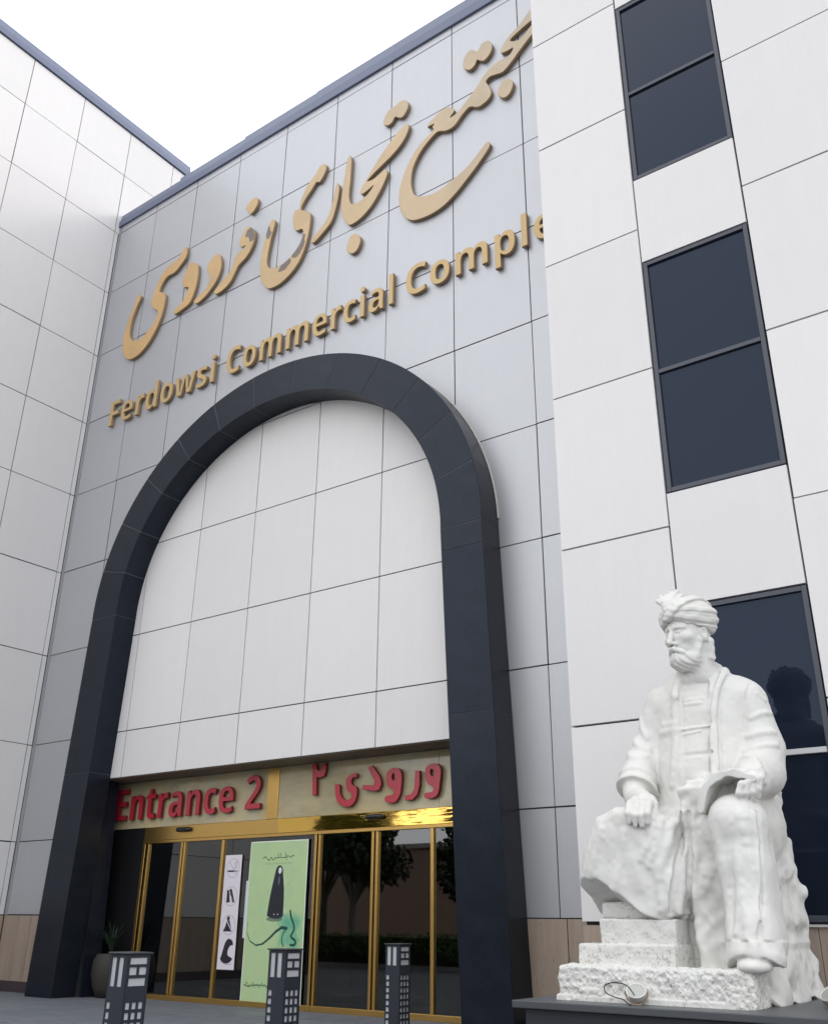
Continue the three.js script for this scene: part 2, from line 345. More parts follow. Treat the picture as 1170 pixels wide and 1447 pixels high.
// ---- white block with the window column on the right
const block = thing('building', 'white block with a column of dark windows behind the statue', 'building');
{
  const X0 = 16.6, ZR = 3.2;
  slab('wall_core', M.core, block, X0 + 0.03, 29, 0, 27, -9.3, ZR - 0.075);
  const RY = [1.53, 3.76, 6.11, 8.45, 10.8, 13.15, 15.5, 17.85, 20.2, 22.55, 24.9, 27];
  const solid = [[X0, 18.13], [19.64, 21.3], [22.8, 24.4], [25.9, 29]], glazed = [[18.13, 19.64], [21.3, 22.8], [24.4, 25.9]];
  for (const [a, b] of solid) for (let j = 0; j < RY.length - 1; j++) panel(M.white, block, b - a, RY[j + 1] - RY[j], a, RY[j], ZR, 'z', 0.07);
  for (let j = 0; j < RY.length - 1; j++) { const m = part('wall_panel', boxGeo(3.1, RY[j + 1] - RY[j] - GAP, 0.03), M.white[j % 5], block, [X0 + 0.015, (RY[j] + RY[j + 1]) / 2, 1.58], [0, Math.PI / 2, 0]); }
  const spandrel = [[5.06, 6.57], [10.2, 11.71], [15.34, 16.85], [20.48, 21.99], [25.62, 27]], open = [[1.54, 5.06, 3.23], [6.57, 10.2, 8.37], [11.71, 15.34, 13.43], [16.85, 20.48, 18.6], [21.99, 25.62, 23.7]];
  for (const [a, b] of glazed) {
    for (const [y0, y1] of spandrel) panel(M.white, block, b - a, y1 - y0, a, y0, ZR, 'z', 0.07);
    for (const [y0, y1, ym] of open) {
      const w = sub('window', block), f = 0.06, zf = ZR - 0.012, zb = ZR - 0.07, l = a + 0.013, r = b - 0.013;
      slab('frame', M.windowFrame, w, l, l + f, y0 + 0.01, y1 - 0.01, zb, zf, 0.006);
      slab('frame', M.windowFrame, w, r - f, r, y0 + 0.01, y1 - 0.01, zb, zf, 0.006);
      slab('frame', M.windowFrame, w, l + f, r - f, y1 - 0.01 - f, y1 - 0.01, zb, zf - 0.002, 0.006);
      slab('frame', M.windowFrame, w, l + f, r - f, y0 + 0.01, y0 + 0.01 + f, zb, zf - 0.002, 0.006);
      slab('mullion', ym < 4 ? std([0.5, 0.5, 0.5], 0.5) : M.windowFrame, w, l + f, r - f, ym - 0.03, ym + 0.03, zb, zf - 0.004, 0.006);
      for (const [p, q] of [[y0 + 0.01 + f, ym - 0.03], [ym + 0.03, y1 - 0.01 - f]]) slab('pane', M.windowGlass, w, l + f, r - f, p, q, zb + 0.005, zb + 0.02);
    }
  }
  for (let i = 0; i < 9; i++) { const a = X0 + 0.01 + i * 1.3; part('stone_slab', metricUV(new THREE.BoxGeometry(1.293, 1.5, 0.04), 0.7), M.travertine[(i * 2) % 3], block, [a + 0.65, 0.75, ZR - 0.03]); }
  slab('ledge', std([0.5, 0.49, 0.46], 0.6), block, X0 + 1.6, 29, 1.503, 1.527, ZR - 0.06, ZR + 0.02);
  slab('coping', M.coping, block, X0 - 0.1, 29, 27.0, 27.6, -9.3, ZR + 0.12, 0.03);
}

// ---------------------------------------------------------------- lettering
const font = await new FontLoader().loadAsync('fonts/droid/droid_sans_bold.typeface.json');
function smoothShape(pts, hole) {
  const v = (l) => new THREE.CatmullRomCurve3(l.map((p) => new THREE.Vector3(p[0], p[1], 0)), true, 'centripetal').getPoints(l.length * 4).slice(0, -1).map((p) => new THREE.Vector2(p.x, p.y));
  const s = new THREE.Shape(v(pts)); if (hole) s.holes.push(new THREE.Path(v(hole))); return s;
}
// words set in single letters, each its own mesh; x0..x1 is the span of the word, y the baseline
function setWord(word, x0, x1, y, cap, depth, z, mats, parent, thin = 0.016) {
  const probe = new TextGeometry('E', { font, size: 1, depth: 0.1 }); probe.computeBoundingBox();
  const size = cap / probe.boundingBox.max.y, res = font.data.resolution, adv = [...word].map((c) => font.data.glyphs[c].ha / res * size);
  const geos = [...word].map((c) => { const g = new TextGeometry(c, { font, size, depth, curveSegments: 5, bevelEnabled: true, bevelThickness: 0.008, bevelSize: 0.006, bevelOffset: -thin, bevelSegments: 2 }); g.computeBoundingBox(); return g; });
  let x = 0; const at = adv.map((a) => { const p = x; x += a; return p; });
  const lo = geos[0].boundingBox.min.x, hi = at[at.length - 1] + geos[geos.length - 1].boundingBox.max.x, k = (x1 - x0) / (hi - lo);
  geos.forEach((g, i) => { g.scale(k, 1, 1); part('letter', g, mats, parent, [x0 + (at[i] - lo) * k, y, z]); });
}
const GOLDEN = [
  { word: 'bowl', outline: [[1.68,18.54],[1.51,18.14],[1.35,17.69],[1.26,17.26],[1.29,16.87],[1.41,16.53],[1.66,16.29],[1.89,16.25],[2.19,16.32],[2.51,16.56],[2.74,16.88],[2.90,17.23],[2.97,17.57],[2.96,18.00],[2.80,18.15],[2.67,18.23],[2.75,18.47],[2.93,18.64],[3.24,18.65],[3.47,18.80],[3.66,18.98],[3.70,19.22],[3.64,19.38],[3.55,19.39],[3.37,19.14],[3.07,19.05],[2.77,18.93],[2.54,18.62],[2.44,18.36],[2.39,18.24],[2.35,17.94],[2.49,17.71],[2.72,17.51],[2.69,17.31],[2.59,17.15],[2.38,16.98],[2.15,16.84],[1.90,16.84],[1.70,16.94],[1.56,17.12],[1.52,17.32],[1.55,17.74],[1.68,18.11],[1.81,18.42]] },
  { word: 'vav', outline: [[3.90,18.70],[4.11,18.60],[4.26,18.45],[4.30,18.25],[4.31,17.91],[4.24,17.53],[4.09,17.23],[3.78,17.13],[3.52,17.10],[3.42,17.20],[3.57,17.28],[3.79,17.43],[3.92,17.67],[3.96,17.82],[3.77,17.90],[3.67,18.11],[3.69,18.27],[3.76,18.45],[3.82,18.63]] },
  { word: 'dal', outline: [[5.01,18.50],[5.14,18.40],[5.24,18.15],[5.25,17.86],[5.13,17.55],[4.92,17.32],[4.66,17.15],[4.39,17.09],[4.26,17.21],[4.41,17.30],[4.68,17.42],[4.82,17.60],[4.83,17.80],[4.73,17.99],[4.67,18.16],[4.72,18.30],[4.87,18.44]] },
  { word: 'fe', outline: [[6.22,18.85],[6.40,18.69],[6.49,18.52],[6.48,18.26],[6.39,18.02],[6.21,17.81],[5.96,17.67],[5.84,17.48],[5.70,17.25],[5.47,17.11],[5.18,17.07],[5.07,17.16],[5.12,17.24],[5.35,17.41],[5.58,17.55],[5.71,17.71],[5.77,17.91],[5.85,18.09],[6.07,18.17],[6.16,18.25],[6.04,18.25],[5.93,18.34],[5.89,18.51],[5.97,18.65],[6.10,18.86]] },
  { word: 'dot', outline: [[6.39,19.78],[6.48,19.66],[6.46,19.46],[6.30,19.29],[6.24,19.28],[6.11,19.45],[6.02,19.56],[6.06,19.65],[6.20,19.77]] },
  { word: 'bowl', outline: [[7.12,18.65],[7.22,18.56],[7.20,18.32],[7.14,18.09],[7.09,17.79],[7.05,17.46],[7.06,17.21],[7.15,17.06],[7.34,16.96],[7.49,16.94],[7.79,17.01],[8.04,17.17],[8.21,17.37],[8.28,17.68],[8.23,17.79],[8.06,17.82],[7.96,17.91],[7.90,18.11],[7.88,18.41],[7.95,18.54],[8.08,18.51],[8.10,18.66],[8.15,18.85],[8.33,19.19],[8.55,19.37],[8.72,19.60],[8.87,19.61],[8.95,19.51],[8.94,19.34],[8.83,19.14],[8.74,19.06],[8.64,19.11],[8.47,18.93],[8.26,18.71],[8.15,18.47],[8.39,18.29],[8.50,18.13],[8.51,17.85],[8.46,17.42],[8.34,17.00],[8.18,16.73],[7.90,16.49],[7.54,16.35],[7.20,16.38],[6.99,16.59],[6.84,16.92],[6.81,17.36],[6.84,17.80],[6.92,18.20],[6.99,18.49]] },
  { word: 're', outline: [[9.37,18.69],[9.44,18.56],[9.42,18.19],[9.34,17.82],[9.23,17.53],[8.94,17.29],[8.67,17.14],[8.57,17.22],[8.65,17.33],[8.93,17.54],[9.13,17.78],[9.25,18.21],[9.30,18.53]] },
  { word: 'jim', outline: [[9.76,19.38],[9.81,19.25],[9.81,18.91],[9.80,18.49],[9.78,18.13],[9.82,17.87],[9.90,17.74],[10.12,17.71],[10.34,17.78],[10.48,17.89],[10.56,17.99],[10.37,17.93],[10.20,17.90],[10.14,17.96],[10.18,18.11],[10.32,18.29],[10.46,18.48],[10.74,18.81],[11.09,19.14],[11.34,19.33],[11.54,19.40],[11.61,19.31],[11.56,19.09],[11.39,18.85],[11.11,18.64],[10.82,18.50],[10.54,18.36],[10.35,18.23],[10.54,18.19],[10.76,18.26],[10.90,18.31],[10.98,18.16],[10.89,17.91],[10.74,17.66],[10.50,17.37],[10.18,17.16],[9.85,17.12],[9.69,17.31],[9.57,17.61],[9.53,17.92],[9.56,18.48],[9.62,18.90],[9.71,19.37]] },
  { word: 'two_dots', outline: [[11.49,20.20],[11.57,20.06],[11.56,19.89],[11.40,19.70],[11.28,19.75],[11.17,19.84],[11.08,19.72],[10.97,19.69],[10.82,19.80],[10.81,19.96],[10.96,20.18],[11.18,20.21],[11.32,20.27]] },
  { word: 'dot', outline: [[9.99,16.78],[10.16,16.65],[10.21,16.47],[10.11,16.24],[9.97,16.20],[9.79,16.37],[9.80,16.56],[9.90,16.76]] },
  { word: 'ain', outline: [[13.81,17.51],[13.87,17.39],[13.60,17.06],[13.27,16.76],[12.91,16.47],[12.54,16.28],[12.12,16.24],[11.73,16.33],[11.51,16.55],[11.37,16.91],[11.35,17.29],[11.43,17.71],[11.62,18.12],[11.88,18.44],[12.15,18.62],[12.34,18.74],[12.30,18.84],[12.36,18.90],[12.23,18.92],[12.16,18.92],[12.19,19.02],[12.34,19.10],[12.58,19.22],[12.80,19.16],[12.93,18.98],[12.80,18.84],[12.93,18.84],[13.10,18.93],[13.27,19.08],[13.52,19.30],[13.74,19.55],[13.95,19.70],[14.19,19.75],[14.44,19.75],[14.55,19.91],[14.40,19.92],[14.24,19.95],[14.21,20.03],[14.27,20.16],[14.46,20.35],[14.75,20.53],[15.00,20.77],[15.16,20.90],[15.27,20.67],[15.14,20.47],[14.98,20.42],[14.70,20.32],[14.48,20.20],[14.65,20.07],[14.81,20.08],[14.97,20.23],[15.17,20.35],[15.24,20.16],[15.12,20.05],[14.99,19.95],[14.71,19.71],[14.51,19.52],[14.26,19.35],[14.06,19.39],[13.90,19.42],[13.81,19.34],[13.89,19.14],[13.94,18.89],[13.84,18.75],[13.59,18.69],[13.35,18.83],[13.14,18.71],[12.92,18.51],[12.71,18.49],[12.45,18.60],[12.24,18.50],[11.97,18.27],[11.76,17.92],[11.70,17.57],[11.72,17.28],[11.83,17.01],[12.16,16.83],[12.50,16.82],[12.87,16.93],[13.28,17.10],[13.57,17.34]] },
  { word: 'two_dots', outline: [[13.89,20.60],[14.00,20.39],[13.96,20.18],[13.78,20.03],[13.66,20.10],[13.58,20.18],[13.52,20.06],[13.39,19.99],[13.22,20.13],[13.18,20.31],[13.27,20.55],[13.42,20.62],[13.59,20.45],[13.72,20.61]] },
  { word: 'dot', outline: [[14.29,19.09],[14.48,18.95],[14.51,18.79],[14.39,18.57],[14.27,18.54],[14.10,18.75],[14.13,18.92]] },
];
const RED = [
  { word: 'two', outline: [[8.87,4.43],[8.99,4.43],[9.01,4.31],[9.09,4.28],[9.12,4.30],[9.13,4.42],[9.24,4.43],[9.25,4.29],[9.21,4.17],[9.08,4.14],[9.01,4.16],[9.02,3.81],[8.91,3.81]] },
  { word: 'ye', outline: [[9.92,4.16],[10.04,4.16],[10.03,4.08],[9.94,4.08],[9.91,4.01],[9.93,3.96],[10.04,3.90],[10.06,3.78],[10.01,3.63],[9.90,3.55],[9.72,3.56],[9.58,3.64],[9.51,3.79],[9.50,3.99],[9.61,3.98],[9.63,3.84],[9.70,3.72],[9.82,3.68],[9.91,3.72],[9.91,3.78],[9.81,3.85],[9.77,3.95],[9.78,4.08]] },
  { word: 'dal', outline: [[10.30,4.25],[10.42,4.28],[10.61,4.06],[10.65,3.92],[10.60,3.81],[10.50,3.79],[10.19,3.84],[10.19,3.93],[10.45,3.91],[10.48,3.97]] },
  { word: 'vav', outline: [[10.92,4.20],[11.07,4.16],[11.12,4.07],[11.12,3.84],[11.08,3.67],[10.97,3.56],[10.74,3.59],[10.74,3.68],[10.93,3.72],[10.93,3.78],[10.81,3.85],[10.76,3.97],[10.77,4.12]], hole: [[10.92,4.11],[10.98,4.03],[10.96,3.95],[10.90,3.97],[10.88,4.05]] },
  { word: 're', outline: [[11.43,4.11],[11.54,4.10],[11.54,3.84],[11.49,3.67],[11.38,3.58],[11.21,3.58],[11.19,3.67],[11.34,3.69],[11.41,3.77]] },
  { word: 'vav', outline: [[11.80,4.20],[11.93,4.19],[12.01,4.10],[11.99,3.83],[11.94,3.64],[11.81,3.58],[11.65,3.60],[11.64,3.68],[11.82,3.71],[11.84,3.77],[11.71,3.85],[11.66,3.98],[11.68,4.15]], hole: [[11.80,4.12],[11.87,4.05],[11.85,3.96],[11.79,3.98],[11.76,4.06]] },
];
{
  // gold film on the letters: mottled, and peeled to the dark primer in places
  const peel = [[6.33, 18.62, 0.17, 0.13], [6.38, 18.42, 0.09, 0.12], [6.98, 18.33, 0.08, 0.12], [7.03, 18.2, 0.07, 0.1], [8.2, 17.3, 0.13, 0.17], [8.1, 17.12, 0.13, 0.12], [8.27, 17.47, 0.08, 0.1], [7.66, 16.84, 0.12, 0.09], [7.8, 16.92, 0.1, 0.08]];
  const map = tex(1024, 512, (u, v) => {
    const x = u * 16, y = 16 + v * 6, n = fbm(x * 1.7, y * 1.7, 3.1), f = fbm(x * 14, y * 14, 8.2);
    let k = 0.88 + 0.24 * (n - 0.45) + 0.1 * (f - 0.45), warm = 1 + 0.3 * (fbm(x * 0.6 + 9, y * 0.6, 5.5) - 0.45) - 0.012 * (x - 8);
    const e = Math.min(1, Math.max(0, (x - 4) / 9)); let c = [0.61 * k * warm, (0.42 + 0.03 * e) * k, (0.2 + 0.08 * e) * k / warm];
    const wx = 0.05 * (fbm(x * 9, y * 9, 1.2) - 0.47) * 2, wy = 0.05 * (fbm(x * 9, y * 9, 6.2) - 0.47) * 2;
    for (const p of peel) if (Math.hypot((x + wx - p[0]) / p[2], (y + wy - p[1]) / p[3]) < 1.3) { const q = 0.8 + 0.5 * f; c = [0.17 * q, 0.135 * q, 0.115 * q]; }
    return c;
  });
  map.repeat.set(1 / 16, 1 / 6); map.offset.set(0, -16 / 6);
  const face = phys(0xffffff, 0.5, { map, metalness: 0.1 });
  const s1 = thing('calligraphy_sign', 'large gold Persian calligraphy across the upper grey facade', 'lettering');
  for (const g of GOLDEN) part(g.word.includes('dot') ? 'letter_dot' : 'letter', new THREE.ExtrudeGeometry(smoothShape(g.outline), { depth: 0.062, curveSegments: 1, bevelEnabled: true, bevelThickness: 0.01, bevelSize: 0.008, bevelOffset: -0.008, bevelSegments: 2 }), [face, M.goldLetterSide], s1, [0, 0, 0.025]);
  const s2 = thing('lettering', 'gold Latin letters reading Ferdowsi Commercial Complex above the arch', 'lettering');
  const m2 = [M.goldLetter, M.goldLetterSide];
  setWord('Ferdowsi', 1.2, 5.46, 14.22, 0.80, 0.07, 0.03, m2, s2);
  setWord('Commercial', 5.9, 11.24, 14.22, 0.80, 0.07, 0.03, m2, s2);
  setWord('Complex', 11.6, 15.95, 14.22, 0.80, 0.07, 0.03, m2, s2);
  // glass sign boards over the doors
  const dirt = tex(512, 256, (u, v) => { const a = wrapNoise(u, v, 5, 4, 2.2), b = wrapNoise(u, v, 30, 18, 7.1), c = wrapNoise(u, v, 14, 2, 3.8); const k = 0.8 + 0.5 * (a - 0.45) + 0.22 * (b - 0.45), w = 1 + 0.35 * (c - 0.45); return [k * w, k, k * (2 - w) * 0.98]; });
  const board = M.signGlass.clone(); board.map = dirt;
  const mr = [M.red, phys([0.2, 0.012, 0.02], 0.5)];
  const e1 = thing('entrance_sign', 'red letters reading Entrance 2 on a glass board over the left doors', 'sign');
  slab('sign_board', board, e1, 2.5, 5.0, 3.432, 4.455, -0.80, -0.742); slab('sign_board', board, e1, 5.006, 7.58, 3.432, 4.455, -0.80, -0.742);
  setWord('Entrance', 2.80, 6.68, 3.61, 0.71, 0.055, -0.70, mr, e1, 0.012); setWord('2', 7.04, 7.48, 3.64, 0.69, 0.055, -0.70, mr, e1, 0.012);
  const e2 = thing('entrance_sign', 'red Persian letters on a glass board over the right doors', 'sign');
  slab('sign_board', board, e2, 7.905, 11.9, 3.432, 4.455, -0.80, -0.742); slab('sign_board', board, e2, 11.906, 13.84, 3.432, 4.455, -0.80, -0.742);
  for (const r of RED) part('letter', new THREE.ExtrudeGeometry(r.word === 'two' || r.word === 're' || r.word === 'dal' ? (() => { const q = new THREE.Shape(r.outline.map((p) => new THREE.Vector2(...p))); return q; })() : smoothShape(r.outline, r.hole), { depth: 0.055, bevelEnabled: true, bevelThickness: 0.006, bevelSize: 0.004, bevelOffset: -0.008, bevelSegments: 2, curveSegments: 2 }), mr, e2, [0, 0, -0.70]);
}

// ---------------------------------------------------------------- printed sheets on the doors
function canvasTex(w, h, draw) {
  const c = document.createElement('canvas'); c.width = w; c.height = h; draw(c.getContext('2d'), w, h);
  const t = new THREE.CanvasTexture(c); t.colorSpace = THREE.SRGBColorSpace; return t;
}
function sheet(name, label, category, x0, x1, y0, y1, z, map, bow = 0.006) {
  const g = new THREE.PlaneGeometry(x1 - x0, y1 - y0, 8, 16), p = g.attributes.position;
  for (let i = 0; i < p.count; i++) p.setZ(i, bow * fbm(p.getX(i) * 1.7 + 5, p.getY(i) * 1.4, x0));
  g.computeVertexNormals();
  const back = g.clone(); back.index.array.reverse(); back.translate(0, 0, -0.002); back.computeVertexNormals();
  const t = thing(name, label, category, [(x0 + x1) / 2, (y0 + y1) / 2, z]);
  part('print', g, phys(0xffffff, 0.42, { map }), t); part('backing', back, std([0.6, 0.6, 0.58], 0.7), t);
  return t;
}
// a loose pen stroke standing for a line of script
function script(x, cx, y, w, s, lw, seedAt) {
  x.lineWidth = lw; x.lineCap = 'round'; x.lineJoin = 'round';
  let p = cx + w / 2, k = seedAt;
  const r = () => hash(k++, 7, 3);
  while (p > cx - w / 2) {
    const n = s * (0.7 + 1.1 * r()); x.beginPath(); x.moveTo(p, y - s * 0.3 * r());
    const kind = r();
    if (kind < 0.3) { x.lineTo(p - n * 0.1, y - s * 1.1); x.moveTo(p, y); x.quadraticCurveTo(p - n * 0.5, y + s * 0.25, p - n, y); }
    else if (kind < 0.6) { x.bezierCurveTo(p - n * 0.2, y + s * 0.9, p - n * 0.8, y + s * 0.8, p - n, y - s * 0.1); }
    else { x.quadraticCurveTo(p - n * 0.3, y - s * 0.7, p - n * 0.5, y); x.quadraticCurveTo(p - n * 0.8, y + s * 0.15, p - n, y - s * 0.15); }
    x.stroke();
    if (r() < 0.55) { x.beginPath(); x.arc(p - n * 0.5, y + (r() < 0.5 ? -s * 0.9 : s * 0.7), lw * 0.65, 0, 7); x.fill(); }
    p -= n * (r() < 0.3 ? 1.25 : 1);
  }
}
{
  const green = canvasTex(620, 1180, (x, w, h) => {
    x.fillStyle = '#b0c79a'; x.fillRect(0, 0, w, h);
    for (let i = 0; i < 900; i++) { x.fillStyle = `rgba(${150 + 60 * rnd()},${200 + 30 * rnd()},${120 + 40 * rnd()},0.05)`; x.beginPath(); x.ellipse(w * rnd(), h * rnd(), 10 + 60 * rnd(), 10 + 40 * rnd(), rnd() * 3, 0, 7); x.fill(); }
    x.strokeStyle = x.fillStyle = '#46624c'; script(x, 325, 128, 300, 27, 7, 11);
    x.strokeStyle = x.fillStyle = '#6d8f68'; script(x, 325, 172, 300, 9, 2, 40);
    // pale and teal washes of ink
    for (let i = 0; i < 60; i++) { x.fillStyle = 'rgba(225,236,225,0.10)'; x.beginPath(); x.ellipse(330 + 110 * (rnd() - 0.5), 420 + 260 * (rnd() - 0.5), 16 + 26 * rnd(), 20 + 40 * rnd(), rnd() * 3, 0, 7); x.fill(); }
    for (let i = 0; i < 90; i++) { x.fillStyle = `rgba(${30 + 40 * rnd()},${130 + 40 * rnd()},${115 + 30 * rnd()},0.075)`; x.beginPath(); x.ellipse(470 + 210 * (rnd() - 0.5), 665 + 200 * (rnd() - 0.5), 14 + 44 * rnd(), 14 + 50 * rnd(), rnd() * 3, 0, 7); x.fill(); }
    for (let i = 0; i < 40; i++) { x.strokeStyle = `rgba(60,130,110,${0.15 + 0.2 * rnd()})`; x.lineWidth = 1 + 2 * rnd(); const px = 190 + 300 * rnd(), py = 230 + 330 * rnd(); x.beginPath(); x.moveTo(px, py); x.quadraticCurveTo(px + 20 * rnd(), py + 20 * rnd(), px + 40 * (rnd() - 0.5), py + 40 * (rnd() - 0.5)); x.stroke(); }
    // figure in a long dark cloak
    x.fillStyle = '#23262f'; x.beginPath(); x.moveTo(330, 188); x.bezierCurveTo(290, 190, 290, 250, 282, 270); x.bezierCurveTo(262, 340, 240, 440, 226, 556); x.bezierCurveTo(270, 580, 350, 590, 396, 560); x.bezierCurveTo(398, 440, 392, 330, 372, 258); x.bezierCurveTo(372, 210, 356, 186, 330, 188); x.fill();
    x.fillStyle = '#d9dcdf'; x.beginPath(); x.ellipse(338, 226, 17, 24, 0.1, 0, 7); x.fill();
    x.fillStyle = '#5e6672'; x.beginPath(); x.ellipse(334, 300, 9, 34, 0.05, 0, 7); x.fill();
    x.fillStyle = '#c9ccd0'; for (const a of [300, 340]) { x.beginPath(); x.ellipse(a, 546, 7, 5, 0, 0, 7); x.fill(); }
    x.fillStyle = 'rgba(50,60,66,0.5)'; x.beginPath(); x.ellipse(305, 580, 84, 18, 0, 0, 7); x.fill();
    // sweeping calligraphic stroke
    x.strokeStyle = '#12473f'; x.lineCap = 'round';
    const sw = [[24, 600], [24, 680], [60, 740], [130, 770], [200, 758], [270, 715], [330, 670], [390, 640], [440, 645]];
    for (let i = 0; i < sw.length - 1; i++) { x.lineWidth = 3 + 2.9 * i; x.beginPath(); x.moveTo(...sw[i]); x.lineTo(...sw[i + 1]); x.stroke(); }
    x.lineWidth = 17; x.beginPath(); x.moveTo(470, 520); x.bezierCurveTo(480, 590, 520, 600, 520, 650); x.bezierCurveTo(500, 690, 470, 700, 520, 720); x.bezierCurveTo(560, 740, 540, 770, 490, 760); x.stroke();
    x.lineWidth = 9; x.beginPath(); x.moveTo(430, 650); x.bezierCurveTo(400, 700, 380, 730, 420, 770); x.stroke();
    x.strokeStyle = x.fillStyle = '#24342a'; script(x, 330, 1050, 560, 17, 6, 90);
    x.strokeStyle = '#dfe9d8'; x.lineWidth = 10; x.strokeRect(3, 3, w - 6, h - 6);
  });
  sheet('poster', 'tall pale green poster with a dark cloaked figure on the door glass', 'poster', 7.25, 8.82, 0.05, 3.0, -0.715, green, 0.02);
  const strip = canvasTex(200, 880, (x, w, h) => {
    x.fillStyle = '#dcd6dd'; x.fillRect(0, 0, w, h);
    const ring = (cy) => { x.strokeStyle = '#b9a0ae'; x.lineWidth = 5; x.beginPath(); x.arc(100, cy, 74, 0, 7); x.stroke(); };
    x.fillStyle = x.strokeStyle = '#2b2830';
    ring(105); x.fillStyle = '#201f25'; x.fillRect(38, 122, 86, 13); x.fillRect(132, 122, 9, 13); x.fillRect(148, 122, 9, 13);
    x.strokeStyle = '#77727c'; x.lineWidth = 4; x.beginPath(); x.moveTo(108, 108); x.bezierCurveTo(150, 100, 100, 70, 140, 50); x.moveTo(128, 105); x.bezierCurveTo(168, 90, 120, 70, 156, 52); x.stroke();
    x.strokeStyle = '#a89aa4'; x.lineWidth = 5; x.beginPath(); x.moveTo(52, 55); x.lineTo(148, 155); x.stroke();
    ring(325); x.fillStyle = '#2a2730'; x.beginPath(); x.moveTo(50, 280); x.lineTo(76, 276); x.lineTo(92, 372); x.lineTo(50, 376); x.fill();
    x.save(); x.translate(115, 322); x.rotate(-0.42); x.fillRect(-14, -58, 26, 112); x.restore(); x.strokeStyle = '#8a828c'; x.lineWidth = 5; x.beginPath(); x.moveTo(70, 290); x.lineTo(150, 378); x.stroke();
    ring(545); x.fillStyle = '#2a2730'; x.beginPath(); x.arc(92, 496, 17, 0, 7); x.fill(); x.beginPath(); x.moveTo(78, 512); x.lineTo(108, 512); x.lineTo(128, 560); x.lineTo(146, 596); x.lineTo(40, 596); x.lineTo(60, 560); x.fill();
    x.strokeStyle = '#d2ccd4'; x.lineWidth = 9; x.beginPath(); x.moveTo(62, 500); x.lineTo(140, 590); x.stroke();
    x.fillStyle = '#28262d'; x.beginPath(); x.moveTo(110, 650); x.bezierCurveTo(150, 650, 175, 670, 168, 700); x.bezierCurveTo(140, 690, 110, 720, 112, 760); x.bezierCurveTo(118, 790, 160, 780, 172, 800); x.bezierCurveTo(150, 840, 70, 850, 30, 800); x.bezierCurveTo(60, 760, 58, 670, 110, 650); x.fill();
    x.strokeStyle = '#8f8a94'; x.lineWidth = 6; x.beginPath(); x.moveTo(36, 815); x.quadraticCurveTo(90, 850, 160, 835); x.stroke();
  });
  sheet('notice', 'narrow white strip of round prohibition symbols on the door glass', 'notice', 6.515, 7.0, 0.62, 2.765, -0.728, strip);
  const small = canvasTex(160, 420, (x, w, h) => {
    x.fillStyle = '#cfd3dc'; x.fillRect(0, 0, w, h); x.fillStyle = '#23262c'; x.font = 'bold 78px sans-serif'; x.fillText('C', 22, 222); x.fillText('F', 24, 322);
  });
  sheet('notice', 'small white sheet tucked half behind the green poster', 'notice', 7.16, 7.5, 1.2, 2.26, -0.738, small, 0.002);
}

// ---------------------------------------------------------------- lamp bollards
function bollard(pos, label) {
  const t = thing('bollard_light', label, 'bollard', pos, 'lamp bollards in front of the entrance');
  const body = phys([0.018, 0.022, 0.032], 0.45), cap = phys([0.026, 0.03, 0.038], 0.45), S = 0.12, H = 1.25;
  // one wall of the casing with its openings cut through
  const paneM = phys([0.46, 0.47, 0.49], 0.35, { clearcoat: 0.3 });
  const side = (holes, name) => {
    const s = new THREE.Shape([[-S, 0.03], [S, 0.03], [S, H - 0.018], [-S, H - 0.018]].map((p) => new THREE.Vector2(...p)));
    for (const [a, b, c, d] of holes) s.holes.push(new THREE.Path([[a, c], [a, d], [b, d], [b, c]].map((p) => new THREE.Vector2(...p))));
    const g = new THREE.ExtrudeGeometry(s, { depth: 0.006, bevelEnabled: true, bevelThickness: 0.002, bevelSize: 0.0015, bevelOffset: -0.0015, bevelSegments: 1 }); g.translate(0, 0, S - 0.008); return g;
  };
  const bars = [[-0.094, -0.032, 0.985, 1.21], [-0.002, 0.06, 0.985, 1.21]], squares = []; for (let i = 0; i < 10; i++) squares.push([-0.106, -0.056, 0.815 - i * 0.076, 0.866 - i * 0.076]);
  const lattice = [[-0.09, 0.09, 1.157, 1.208], [-0.09, -0.012, 1.075, 1.134], [0.012, 0.09, 1.075, 1.134], [-0.09, 0.09, 0.99, 1.05]], grid = [];
  for (let i = 0; i < 10; i++) for (let k = 0; k < 3; k++) grid.push([-0.092 + k * 0.068, -0.048 + k * 0.068, 0.815 - i * 0.076, 0.866 - i * 0.076]);
  for (const [rot, holes] of [[0, [...bars, ...squares]], [Math.PI / 2, [...lattice, ...grid]], [Math.PI, [...bars, ...squares]], [-Math.PI / 2, [...lattice, ...grid]]]) {
    const w = part('casing', side(holes), body, t, [0, 0, 0], [0, rot, 0]);
    for (const [a, b, c, d] of holes) part('lamp_pane', boxGeo(b - a + 0.012, d - c + 0.012, 0.004), paneM, w, [(a + b) / 2, (c + d) / 2, S - 0.0135]);
  }
  slab('cap', cap, t, -S - 0.016, S + 0.016, H - 0.016, H, -S - 0.016, S + 0.016, 0.006);
  slab('base_plate', cap, t, -S - 0.03, S + 0.03, 0, 0.03, -S - 0.03, S + 0.03, 0.006);
  return t;
}
const b0 = bollard([14.72, 0, 8.06], 'lattice lamp bollard nearest the dark left arch leg, leftmost of three');
const b1 = b0.clone(), b2 = b0.clone();
for (const [b, x, z, l] of [[b1, 14.6, 5.98, 'lattice lamp bollard in front of the green poster'], [b2, 13.59, 2.69, 'lattice lamp bollard in front of the rightmost dark doors']]) {
  b.name = numbered('bollard_light'); b.position.set(x, 0, z); b.userData.label = l; scene.add(b);
}
b0.position.y = b1.position.y = b2.position.y = -0.001;

